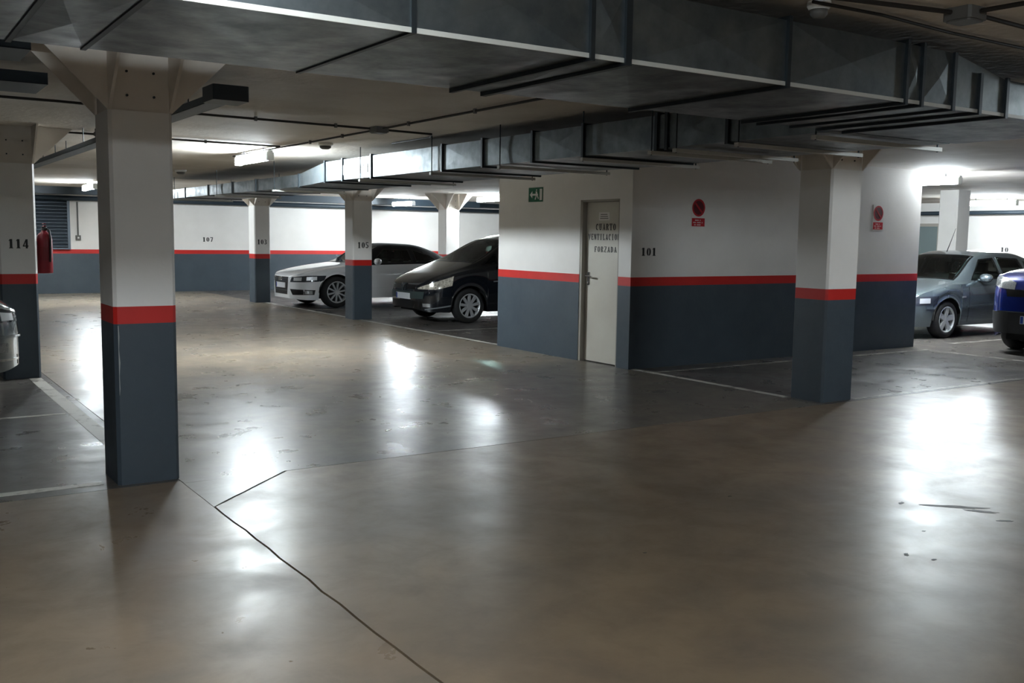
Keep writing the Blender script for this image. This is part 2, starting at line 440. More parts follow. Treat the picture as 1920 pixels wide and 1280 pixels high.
# second door on the right wall
d2 = MB().box(X1-.04, X1, 15.75, 16.35, 0.0, 2.0).build('door_2', mat('door_green_grey', srgb(96, 112, 112), .45), kind='structure')
q = MB().box(X1-.05, X1, 16.35, 16.45, 0, 2.08).box(X1-.05, X1, 15.65, 15.75, 0, 2.08).box(X1-.05, X1, 15.75, 16.35, 2.0, 2.08)
q.build('door_frame', FRAMEM, d2)
MB().tube([(X1-.04, 15.85, 1.0), (X1-.09, 15.85, 1.0), (X1-.09, 15.97, 1.0)], .012, 8).build('handle', CHROME, d2)

# ================================================================== COLUMNS
def column(x0, x1, y0, y1, zc, label, number=None, num_at=None, capital=True, ch=.02):
    cx, cy = (x0+x1)/2, (y0+y1)/2
    root = empty('column', (cx, cy, 0), label=label, cat='column', group='concrete parking columns')
    a, b, c, d = x0-cx, x1-cx, y0-cy, y1-cy
    MB().box(a, b, c, d, 0.0, REDB, ch).build('grey_base', GREY, root)
    MB().box(a, b, c, d, REDB, REDT, ch).build('red_band', RED, root)
    MB().box(a, b, c, d, REDT, zc, ch).build('white_shaft', WHITE, root)
    if capital:
        i = .012
        MB().box(a+i, b-i, c+i, d-i, zc, ZC).build('capital_core', CAPM, root)
        h = ZC - zc; t = .018
        for (sx, ex) in ((-1, a), (1, b)):
            for yy in (c, d-t):
                p = MB()
                tri = [(ex, zc), (ex+sx*h, ZC), (ex, ZC)]
                p.add([(x, yy+k*t, z) for k in (0, 1) for x, z in tri], [(0,1,2),(3,5,4),(0,3,4,1),(1,4,5,2),(2,5,3,0)])
                p.build('gusset_plate', CAPM, root)
        for (sy, ey) in ((-1, c), (1, d)):
            for xx in (a, b-t):
                p = MB()
                tri = [(ey, zc), (ey+sy*h, ZC), (ey, ZC)]
                p.add([(xx+k*t, y, z) for k in (0, 1) for y, z in tri], [(0,1,2),(3,5,4),(0,3,4,1),(1,4,5,2),(2,5,3,0)])
                p.build('gusset_plate', CAPM, root)
        for bx in (a+(b-a)*.3, a+(b-a)*.72):
            for bz in (zc+.09, zc+.23):
                MB().lathe([(0,0),(.008,0),(.008,.008),(0,.009)], 8, Matrix.Translation((bx, c+i, bz)) @ Matrix.Rotation(PI/2, 4, 'X')).build('bolt', GALVD, root)
    if number:
        xa, xb, za, zb = num_at
        stencil(number, xb-xa, zb-za, (xa-cx, c, za), (1,0,0), (0,0,1), (0,-1,0), 'painted_number', root)
    return root
col1 = column(1.27, 1.64, 6.26, 6.66, 2.27, 'nearest white, red and grey column with flared steel capital, left foreground')
col2 = column(7.72, 8.17, 6.20, 6.60, 2.24, 'tall white, red and grey column standing before the ventilation room wall')
col114 = column(1.21, 1.57, 11.40, 11.80, 2.24, 'column numbered 114 beside the silver car at left edge', '114', (1.30, 1.49, 1.365, 1.46))
col105 = column(7.57, 7.955, 16.72, 17.10, 2.18, 'column numbered 105 between the white convertible and black car', '105', (7.66, 7.88, 1.315, 1.425))
col103 = column(7.465, 7.83, 21.80, 22.20, 2.18, 'far column numbered 103 left of the white convertible', '103', (7.53, 7.75, 1.315, 1.425))
colF = column(12.40, 12.80, 21.80, 22.2, 2.22, 'far column behind the soft top of the white convertible')
colR = column(17.95, 18.38, 11.40, 11.80, 2.60, 'plain column behind the silver hatchback roof at right', capital=False)

# ================================================================== DUCTS
ZB, ZT = 2.25, 2.53
def duct_section(p0, p1, q0, q1, z0, z1, axis, root, crease=.014, material=None):
    """axis 'x': p along x, q across y. Sheet with cross-broken (creased) faces."""
    mb = MB()
    def P(p, q, z): return (p, q, z) if axis == 'x' else (q, p, z)
    c = [P(p0,q0,z0), P(p1,q0,z0), P(p1,q1,z0), P(p0,q1,z0), P(p0,q0,z1), P(p1,q0,z1), P(p1,q1,z1), P(p0,q1,z1)]
    pm, qm, zm = (p0+p1)/2, (q0+q1)/2, (z0+z1)/2
    v = c + [P(pm, q0-crease, zm), P(pm, q1+crease, zm), P(pm, qm, z0-crease), P(pm, qm, z1+crease)]
    fs = []
    for quad, m in (((0,1,5,4), 8), ((3,2,6,7), 9), ((0,1,2,3), 10), ((4,5,6,7), 11)):
        for k in range(4): fs.append((quad[k], quad[(k+1)%4], m))
    fs += [(0,3,7,4), (1,2,6,5)]
    mb.add(v, fs)
    return mb.build('duct_section', material or GALV, root)
def flange(p, q0, q1, z0, z1, axis, root, w=.022, t=.024):
    mb = MB()
    def bx(a0, a1, b0, b1, c0, c1):
        mb.box(a0, a1, b0, b1, c0, c1) if axis == 'x' else mb.box(b0, b1, a0, a1, c0, c1)
    a0, a1 = p-t/2, p+t/2
    bx(a0, a1, q0-w, q0, z0-w, z1+w); bx(a0, a1, q1, q1+w, z0-w, z1+w)
    bx(a0, a1, q0, q1, z0-w, z0); bx(a0, a1, q0, q1, z1, z1+w)
    return mb.build('flange', GALVD, root)

dx = empty('air_duct', (0, 0, 0), label='large galvanised sheet-metal air duct crossing overhead in the foreground', cat='duct')
XF, XB = 3.10, 4.16
cuts = [-3.4, -2.2, -1.0, 0.1, 0.50, 0.76, 1.63, 2.40, 2.58, 3.51, 4.37, 4.50, 4.77]
for a, b in zip(cuts[:-1], cuts[1:]):
    duct_section(a, b, XF, XB, ZB, ZT, 'x', dx)
for p in cuts[:-1]:
    flange(p, XF, XB, ZB, ZT, 'x', dx, w=.007 if p < 2 else .018, t=.03 if p == 2.58 else .02)
# elbow: tapering top, turns to run away from the camera
EX = 6.48
el = MB()
el.add([(4.77,XF,ZB),(EX,XF,ZB),(EX,XB,ZB),(4.77,XB,ZB),(4.77,XF,ZT),(5.25,XF,2.44),(EX,XF,2.44),(EX,XB,2.50),(4.77,XB,ZT)],
       [(0,1,2,3),(0,1,6,5,4),(1,2,7,6),(2,3,8,7),(3,0,4,8),(4,5,6,7,8)])
el.build('duct_elbow', GALV, dx)
for p in (4.77, 5.01, 5.26): 
    MB().box(p-.012, p+.012, XF-.016, XF, ZB-.016, 2.45 if p > 4.8 else ZT).box(p-.012, p+.012, XF, XB, ZB-.016, ZB).build('flange', GALVD, dx)
MB().box(-3.4, EX, XF-.006, XF, ZB-.006, ZB+.012).build('seam_strip', RAIL, dx)
for hx in (1.0, 3.0):
    pass

dy = empty('air_duct', (0, 0, 0), label='lower galvanised air duct on strut rails running away towards the far wall', cat='duct')
YX0, YX1 = 5.2, 6.45
ycuts = [4.185, 5.10, 5.85, 6.78, 7.54, 8.41, 9.22, 10.95, 11.79, 12.36]
for a, b in zip(ycuts[:-1], ycuts[1:]):
    duct_section(a, b, YX0, YX1, 2.25, 2.505, 'y', dy, .006)
for p in ycuts[1:]: flange(p, YX0, YX1, 2.25, 2.505, 'y', dy, .018, .03)
MB().box(YX0-.018, YX0, 5.72, 5.75, 2.232, 2.52).build('flange', GALVD, dy)
# transition and slimmer far run
tr = MB()
a0, a1 = 12.36, 13.3
tr.add([(YX0,a0,2.25),(YX1,a0,2.25),(YX1,a0,2.505),(YX0,a0,2.505),(YX0,a1,2.215),(YX0+1.05,a1,2.215),(YX0+1.05,a1,2.385),(YX0,a1,2.385)],
       [(0,1,5,4),(1,2,6,5),(2,3,7,6),(3,0,4,7),(0,3,2,1),(4,5,6,7)])
tr.build('duct_transition', GALV, dy)
fc = [13.3, 15.1, 16.26, 17.6, 19.06, 20.4]
for a, b in zip(fc[:-1], fc[1:]): duct_section(a, b, YX0, YX0+1.05, 2.215, 2.385, 'y', dy, .004)
for p in fc: flange(p, YX0, YX0+1.05, 2.215, 2.385, 'y', dy, .012, .03)
for ry in (4.30, 4.97, 5.60, 5.88, 6.75, 8.05, 9.4, 11.2):
    rb = MB().box(YX0-.05, YX1+.06, ry-.02, ry+.02, 2.205, 2.232).build('support_rail', RAIL, dy)
    for x in (YX0-.03, YX1+.03): MB().tube([(x, ry, 2.2), (x, ry, ZC-.001)], .006, 6).build('threaded_rod', GALVD, rb)
for ry in (14.2, 17.0, 19.7):
    rb = MB().box(YX0-.06, YX0+1.11, ry-.02, ry+.02, 2.175, 2.203).build('support_rail', RAIL, dy)
    for x in (YX0-.03, YX0+1.08): MB().tube([(x, ry, 2.17), (x, ry, ZC-.001)], .006, 6).build('threaded_rod', GALVD, rb)
# printed stickers on the duct side
for k, y in enumerate((11.05, 11.5)):
    st = MB().box(YX0-.0075, YX0-.0045, y, y+.28, 2.31, 2.43)
    st.build('sticker', mat('sticker_grey', srgb(170, 174, 178), .5, noise=(60, .12, srgb(120, 124, 130))), dy)

# round spiral branch duct above the elbow
sp = MB().tube([(5.75, 2.98, 2.52), (7.6, 2.98, 2.52), (9.5, 2.98, 2.52)], .078, 20)
rd = sp.build('spiral_duct', mat('spiral_duct_dark', srgb(52, 54, 54), .45, .6), smooth=True, label='dark round spiral duct lying above the duct elbow at right', cat='duct')
for k in range(9):
    MB().tube([(5.80+.2*k, 2.98, 2.52), (5.815+.2*k, 2.98, 2.52)], .083, 20).build('spiral_seam', GALVD, rd)

# ================================================================== TRAYS AND PIPES
def tray(name, p0, p1, width, z, axis, label, h=.06, m=TRAY):
    root = empty(name, (0,0,0), label=label, cat='cable tray')
    def bx(mb, a0, a1, b0, b1, c0, c1):
        return mb.box(a0, a1, b0, b1, c0, c1) if axis == 'x' else mb.box(b0, b1, a0, a1, c0, c1)
    q0, q1 = width
    bx(MB(), p0, p1, q0, q1, z, z+.004).build('tray_floor', m, root)
    for q in (q0, q1-.004):
        bx(MB(), p0, p1, q, q+.004, z, z+h).build('side_rail', RAIL if name == 'cable_ladder' else m, root)
    for k in range(3):
        cb = MB()
        q = q0 + (q1-q0)*(.25+.25*k); r = .014
        pts = [(p0+.01, q, z+.004+r), (p1-.01, q, z+.004+r)] if axis == 'x' else [(q, p0+.01, z+.004+r), (q, p1-.01, z+.004+r)]
        cb.tube(pts, r, 6); cb.build('cable', CABLE, root)
    n = max(2, int((p1-p0)/1.5))
    for k in range(n):
        p = p0 + (p1-p0)*(k+.5)/n
        a = (p, q0+.01, 0) if axis == 'x' else (q0+.01, p, 0); b = (p, q1-.01, 0) if axis == 'x' else (q1-.01, p, 0)
        for v in (a, b): MB().tube([(v[0], v[1], z+.004), (v[0], v[1], ZC-.001)], .005, 6).build('hanger_rod', GALVD, root)
    return root
tray('cable_tray', 6.80, 15.5, (2.00, 2.14), 2.42, 'y', 'slim cable tray running back beside the nearest column', .05)
tray('cable_tray', -4.0, 1.02, (6.72, 7.22), 2.44, 'x', 'broad dark cable tray left of the nearest capital, farther one', .07)
tray('cable_tray', -4.0, 0.78, (5.62, 6.05), 2.46, 'x', 'broad dark cable tray left of the nearest capital, closer one', .07)
eb = MB().box(1.98, 2.22, 6.55, 6.80, 2.42, 2.52, .01).build('junction_box', PIPE, label='dark box at the end of the slim cable tray', cat='junction box')

def pipe(pts, r, label, m=PIPE, n=12):
    o = MB().tube(pts, r, n).build('pipe', m, smooth=True, label=label, cat='pipe', group='dark pipes under the ceiling'); return o
pipe([(-2, 26.45, 2.36), (23.9, 26.45, 2.36)], .06, 'lower dark pipe running along the top of the far wall')
pipe([(-2, 26.30, 2.52), (23.9, 26.30, 2.52)], .07, 'upper dark pipe running along the far wall ceiling')
pipe([(23.7, 7.0, 2.34), (23.7, 26.2, 2.34)], .05, 'dark pipe along the top of the right wall')
MB().box(-2, 16, 26.02, 26.18, 2.44, ZC).build('ceiling_channel', PIPE, label='dark square channel under the ceiling before the far wall', cat='channel')

# ================================================================== SMALL CEILING AND WALL FITTINGS
def conduit(pts, label, r=.011, m=None, clips=()):
    root = MB().tube(pts, r, 8).build('conduit', m or CABLE, label=label, cat='conduit', group='dark conduits clipped to the ceiling')
    for c in clips:
        MB().box(c[0]-.012, c[0]+.012, c[1]-.012, c[1]+.012, c[2]-.02, ZC-.002).build('clip', DARKBOX, root)
    return root
zc = ZC-.022
BX, BY = 4.37, 9.03
conduit([(-3, 8.85, zc), (1.4, 8.85, zc), (2.4, 8.95, zc), (BX-.1, BY, zc)], 'conduit crossing the ceiling from the left to the grey junction box', clips=[(2.0, 8.91, zc), (3.1, 8.98, zc), (3.9, 9.01, zc)])
conduit([(BX, BY-.1, zc), (BX, 6.6, zc), (BX-.02, 4.3, zc)], 'conduit from the grey junction box towards the large duct', clips=[(BX, 8.4, zc), (BX, 7.2, zc), (BX, 5.6, zc)])
conduit([(BX, BY+.1, zc), (4.36, 11.2, zc), (4.34, 12.0, zc), (4.34, 13.5, zc)], 'conduit from the grey junction box to the near tube lamp', clips=[(4.36, 9.9, zc), (4.36, 10.8, zc)])
conduit([(BX+.1, BY+.02, zc), (5.0, 9.1, zc), (5.15, 9.4, zc), (5.15, 10.3, zc)], 'short curved conduit from junction box to the lower duct')
conduit([(-2, 11.5, zc), (3.0, 11.55, zc), (4.3, 11.6, zc)], 'conduit crossing the ceiling before the near tube lamp', clips=[(2.2, 11.54, zc), (3.4, 11.57, zc)])
conduit([(2.6, 2.95, zc), (3.4, 2.93, zc), (4.2, 2.76, zc)], 'left conduit reaching the ceiling box above the large duct')
conduit([(4.35, 2.72, zc), (4.9, 2.74, zc), (6.6, 2.78, zc)], 'right conduit leaving the ceiling box above the large duct')
conduit([(4.28, 2.66, zc), (4.30, 2.42, zc)], 'short conduit from the ceiling box towards the near lamp')
conduit([(3.55, 3.0, zc), (4.0, 2.98, zc), (4.6, 3.02, zc), (5.5, 3.02, zc)], 'thin conduit passing behind the ceiling box', .008)
def jbox(x, y, label, s=.075):
    root = empty('junction_box', (x, y, ZC), label=label, cat='junction box')
    MB().box(-s, s, -s, s, -.055, 0, .012).build('body', DARKBOX, root)
    MB().box(-s*.85, s*.85, -s*.85, s*.85, -.062, -.055, .01).build('lid', DARKBOX, root)
    return root
jbox(BX, BY, 'grey junction box where ceiling conduits meet, mid picture')
jbox(4.28, 2.74, 'grey ceiling box above the large duct at top right', .07)
def detector(x, y, label, s=1.0):
    root = empty('smoke_detector', (x, y, ZC), label=label, cat='detector', group='round ceiling detectors')
    MB().lathe([(0.075*s,0),(0.075*s,-.02),(0.062*s,-.035)], 20).build('base', PVCW, root)
    MB().lathe([(0.055*s,-.033),(0.055*s,-.055),(0.035*s,-.072),(0,-.075)], 20).build('dome', DARKBOX, root, smooth=True)
detector(4.63, 11.0, 'round detector on the ceiling between junction box and near tube lamp', 1.2)
detector(3.65, 3.05, 'round detector on the ceiling above the large duct', .7)
detector(4.68, 17.4, 'round detector on the far ceiling right of the nearest column', 1.3)

# fire extinguisher on column 114
fe = empty('fire_extinguisher', (1.665, 11.56, 1.10), label='red fire extinguisher hanging on the side of column 114', cat='fire extinguisher')
XR = mat('extinguisher_red', srgb(128, 16, 34), .35)
MB().lathe([(0.0,0.0),(.072,0.0),(.078,.012),(.078,.36),(.07,.40),(.045,.43),(.028,.44),(.024,.46)], 24).build('cylinder', XR, fe, smooth=True)
MB().lathe([(.028,.455),(.028,.49),(0.012,.5),(0,.5)], 14).build('valve', BLACK, fe)
MB().box(-.012, .012, -.08, .03, .495, .507).box(-.012, .012, -.075, .03, .52, .53).build('lever', XR, fe)
MB().tube([(0.02,-.01,.475),(.045,-.04,.45),(.05,-.072,.38),(.045,-.08,.2),(.04,-.082,.12)], .011, 8).build('hose', BLACK, fe, smooth=True)
MB().lathe([(.080,.14),(.080,.28)], 24).build('label_band', mat('ext_label', srgb(120, 16, 28), .5), fe)
MB().box(-.095, -.06, -.03, .03, .30, .34).build('bracket', BLACK, fe)

# louvre on the far wall
lv = empty('louvre', (3.65, Y1, 1.13), label='dark slatted ventilation louvre set on the far wall', cat='louvre')
SL = mat('louvre_slat', srgb(92, 102, 112), .45, .5)
MB().box(-.75, .75, -.02, -.001, 0, 1.2).build('back_panel', mat('louvre_dark', srgb(24, 28, 32), .8), lv)
q = MB().box(-.78, -.72, -.11, 0, -.03, 1.23).box(.72, .78, -.11, 0, -.03, 1.23).box(-.72, .72, -.11, 0, -.03, 0.01).box(-.72, .72, -.11, 0, 1.2, 1.23)
q.build('frame', SL, lv)
me = None
for k in range(14):
    z = .03 + .083*k
    if me is None:
        m_ = MB(); m_.add([(-.72,-.10,0),(.72,-.10,0),(.72,-.022,.075),(-.72,-.022,.075),(-.72,-.10,.008),(.72,-.10,.008),(.72,-.022,.083),(-.72,-.022,.083)],
             [(0,1,2,3),(4,5,6,7),(0,1,5,4),(1,2,6,5),(2,3,7,6),(3,0,4,7)]); me = m_.mesh('slat')
    o = link('slat', me, SL, lv); o.location = (0, 0, z)

# conduit and switch box on far wall
sw = empty('switch_box', (4.62, Y1, 1.33), label='small grey switch box with conduit on the far wall beside the louvre', cat='switch')
MB().box(-.06, .06, -.06, 0, 0, .12, .008).build('body', DARKBOX, sw)
MB().tube([(0,-.03,.12),(0,-.03,.95)], .018, 8).build('riser_conduit', DARKBOX, sw)
MB().box(-.02, .02, -.068, -.06, .04, .08).build('rocker', PVCW, sw)

# EXIT sign on the room wall
ex = empty('exit_sign', (KX0, 10.96, 2.125), label='green emergency exit sign with white arrow and doorway', cat='sign')
W2, H2 = .165, .095
MB().box(-.006, 0, -W2, W2, -H2, H2).build('plate', SIGNG, ex)
q = MB(); x0, x1 = -.0075, -.006
q.box(x0, x1, -.150, -.095, -.075, .075)                        # doorway at the right
q.box(x0, x1, -.055, .075, -.012, .012)                          # arrow shaft
def tri(mb, pts):
    n = len(pts); mb.add([(x0, y, z) for y, z in pts] + [(x1, y, z) for y, z in pts],
        [tuple(range(n)), tuple(reversed(range(n,2*n)))] + [(i,(i+1)%n,n+(i+1)%n,n+i) for i in range(n)])
tri(q, [(.075, .048), (.075, -.048), (.135, 0)])
q.build('arrow_and_door', SIGNW, ex)
q = MB()                                                          # running figure over the arrow
tri(q, [(-.012, .07), (-.032, .07), (-.032, .05), (-.012, .05)])
tri(q, [(.0, .045), (-.035, .04), (-.04, .012), (-.005, .012)])
tri(q, [(-.005, -.012), (-.028, -.012), (-.005, -.065), (.02, -.065)])
tri(q, [(-.03, -.012), (-.05, -.012), (-.075, -.05), (-.06, -.062)])
q.build('running_figure', SIGNW, ex)

# no-parking signs
def no_parking(x, z, label, w=.24, h=.36):
    root = empty('no_parking_sign', (x, KY0, z), label=label, cat='sign', group='no parking signs on the room wall')
    MB().box(-w/2, w/2, -.005, 0, -h/2, h/2).build('plate', SIGNW, root)
    cz = h/2-.118; M = Matrix.Translation((0,-.005,cz)) @ Matrix.Rotation(PI/2, 4, 'X')
    MB().lathe([(.0,0),(.086,0),(.086,.0012),(0,.0012)], 28, M).build('disc', SIGND, root)
    MB().lathe([(.086,0),(.108,0),(.108,.002),(.086,.002)], 32, M, close=True).build('ring', SIGNR, root)
    q = MB(); s = .078; tt = .012
    q.add([(x_, y_, z_) for y_ in (-.0062,-.0072) for x_, z_ in ((-s*.72-tt*.7, cz+s*.72-tt*.7), (-s*.72+tt*.7, cz+s*.72+tt*.7), (s*.72+tt*.7, cz-s*.72+tt*.7), (s*.72-tt*.7, cz-s*.72-tt*.7))],
          [(0,1,2,3),(4,5,6,7),(0,1,5,4),(1,2,6,5),(2,3,7,6),(3,0,4,7)])
    q.build('slash', SIGNR, root)
    MB().box(-w/2+.012, w/2-.012, -.0065, -.005, -h/2+.014, -h/2+.115).build('text_panel', SIGNR, root)
    q = MB()
    for k, ww in enumerate((.07, .085, .055)):
        for j in range(int(ww*2/.016)):
            if (j*7+k*3) % 5 == 4: continue
            q.box(-ww+j*.016, -ww+j*.016+.011, -.0075, -.0065, -h/2+.026+.028*k, -h/2+.040+.028*k)
    q.build('print', SIGNW, root)
no_parking(8.68, 1.885, 'no parking sign nearer the door, on the shaded wall')
no_parking(12.2, 1.905, 'no parking sign on the wall right of the tall column')

# ================================================================== LAMPS
HOUS = mat('lamp_housing', srgb(205, 207, 206), .5)
def lamp(x, y, z, label, length=1.25, w=.11, rz=0, glow=None):
    root = empty('tube_lamp', (x, y, z), rz, label=label, cat='lamp', group='fluorescent tube lamps')
    l = length/2
    MB().box(-.035, .035, -l, l, .062, .09, .008).build('housing', HOUS, root)
    n = 10; d = MB(); R_ = .046
    prof = [(R_*math.cos(2*PI*k/n), .012+R_*math.sin(2*PI*k/n)) for k in range(n)]
    d.add([(p[0], s*(l-.035), p[1]) for s in (-1, 1) for p in prof], [(i,(i+1)%n,n+(i+1)%n,n+i) for i in range(n)] + [tuple(range(n)), tuple(range(n,2*n))])
    d.build('diffuser', glow or TUBE, root)
    for s in (-1, 1):
        MB().box(-.05, .05, s*l-(.035 if s > 0 else 0), s*l+(0 if s > 0 else .035), -.038, .064, .01).build('end_cap', HOUS, root)
    if z+.09 < ZC-.002:
        for yy in (-l*.6, l*.6): MB().tube([(0, yy, .088), (0, yy, ZC-z-.001)], .008, 6).build('hanger_rod', GALVD, root)
    return root
lamp(0.25, 2.25, 2.50, 'tube lamp before the large duct, on the nearest column side, just above the picture', rz=PI/2, glow=TUBE_DIM)
lamp(0.5, -2.3, 2.50, 'added unseen fill lamp behind the viewer', rz=PI/2, glow=TUBE_DIM)  # added fill, out of view, to brighten the near column and duct
lamp(8.4, 2.25, 2.50, 'tube lamp before the large duct, on the far right, just outside the picture', rz=PI/2, glow=TUBE_DIM)
lamp(4.30, 12.55, 2.49, 'near tube lamp above the lane, left of the lower duct')
lamp(4.30, 23.3, 2.49, 'far tube lamp seen beside the nearest column')
lamp(12.75, 24.8, 2.42, 'tube lamp before the far wall, above the white convertible')
lamp(13.6, 21.6, 2.49, 'tube lamp just left of the ventilation room edge')
lamp(13.75, 9.33, 2.47, 'tube lamp at the right corner of the ventilation room')
lamp(21.6, 12.9, 2.46, 'tube lamp above the bays at the far right')

# ================================================================== CARS
def curve_fn(pts):
    pts = sorted(pts); n = len(pts)
    d = [(pts[i+1][1]-pts[i][1])/(pts[i+1][0]-pts[i][0]) for i in range(n-1)]
    m = [d[0]] + [0 if d[i-1]*d[i] <= 0 else 2*d[i-1]*d[i]/(d[i-1]+d[i]) for i in range(1, n-1)] + [d[-1]]
    def f(x):
        if x <= pts[0][0]: return pts[0][1]
        if x >= pts[-1][0]: return pts[-1][1]
        for i in range(n-1):
            if x <= pts[i+1][0]:
                h = pts[i+1][0]-pts[i][0]; t = (x-pts[i][0])/h
                return ((2*t**3-3*t**2+1)*pts[i][1] + (t**3-2*t**2+t)*h*m[i] + (-2*t**3+3*t**2)*pts[i+1][1] + (t**3-t**2)*h*m[i+1])
    return f
def inpoly(p, poly):
    x, y = p; c = False; n = len(poly)
    for i in range(n):
        x1, y1 = poly[i]; x2, y2 = poly[(i+1) % n]
        if (y1 > y) != (y2 > y) and x < (x2-x1)*(y-y1)/(y2-y1)+x1: c = not c
    return c
def shrink(poly, d):
    cx = sum(p[0] for p in poly)/len(poly); cy = sum(p[1] for p in poly)/len(poly)
    out = []
    for x, y in poly:
        v = Vector((x-cx, y-cy)); L = v.length
        v *= max(0, (L-d))/L if L else 0; out.append((cx+v.x, cy+v.y))
    return out

TYRE = mat('tyre_rubber', srgb(22, 22, 23), .8)
RIM = mat('alloy_rim', srgb(190, 192, 194), .35, .45)
UNDER = mat('underbody_black', srgb(12, 12, 13), .85)
GLASS = car_glass('car_window_glass', (0.58, 0.72, 0.67, 1))
LENS = mat('headlight_lens', srgb(176, 178, 178), .10, .35, noise=(70, .2, srgb(128, 132, 134)), coat=1)
CHR = CHROME
REFL = mat('headlight_reflector_silver', srgb(206, 208, 210), .35, .3)
PLATE = mat('plate_white', srgb(214, 216, 220), .4)
PLATEB = mat('plate_blue', srgb(30, 60, 150), .4)
SEAT = mat('car_seat_fabric', srgb(40, 40, 42), .8)
TRIMB = mat('car_trim_black', srgb(14, 14, 15), .35)
CLAD = mat('car_cladding', srgb(24, 25, 27), .6)

def wheel_meshes(r, w, spokes, style):
    t = MB()
    t.lathe([(r*.66,-w/2+.012),(r*.80,-w/2),(r*.94,-w/2+.012),(r,-w/2+.045),(r,w/2-.045),(r*.94,w/2-.012),(r*.80,w/2),(r*.66,w/2-.012)], 36, close=True)
    t.sm = True
    rm = MB(); o = w/2
    rm.lathe([(r*.70,o-.008),(r*.66,o-.004),(r*.62,o-.02),(r*.60,o-.09),(r*.62,-o+.02),(r*.68,-o+.02)], 36, close=True)
    rm.lathe([(0,o-.022),(.045,o-.020),(.06,o-.035),(.06,o-.06),(0,o-.06)], 20)
    for k in range(spokes):
        a = 2*PI*k/spokes + .2
        wd = style; ca, sa = math.cos(a), math.sin(a)
        def pt(rr, s, h): return (rr*ca - s*sa, rr*sa + s*ca, h)
        r0, r1 = .045, r*.655
        rm.add([pt(r0,-wd*.8,o-.022),pt(r0,wd*.8,o-.022),pt(r1,wd,o-.012),pt(r1,-wd,o-.012),pt(r0,-wd*.9,o-.06),pt(r0,wd*.9,o-.06),pt(r1,wd*1.1,o-.045),pt(r1,-wd*1.1,o-.045)],
               [(0,1,2,3),(4,7,6,5),(0,4,5,1),(1,5,6,2),(2,6,7,3),(3,7,4,0)])
    dk = MB().lathe([(0,o-.075),(r*.60,o-.075),(r*.60,o-.085),(0,o-.085)], 28)
    return t.mesh('wheel'), rm.mesh('rim'), dk.mesh('brake_disc')

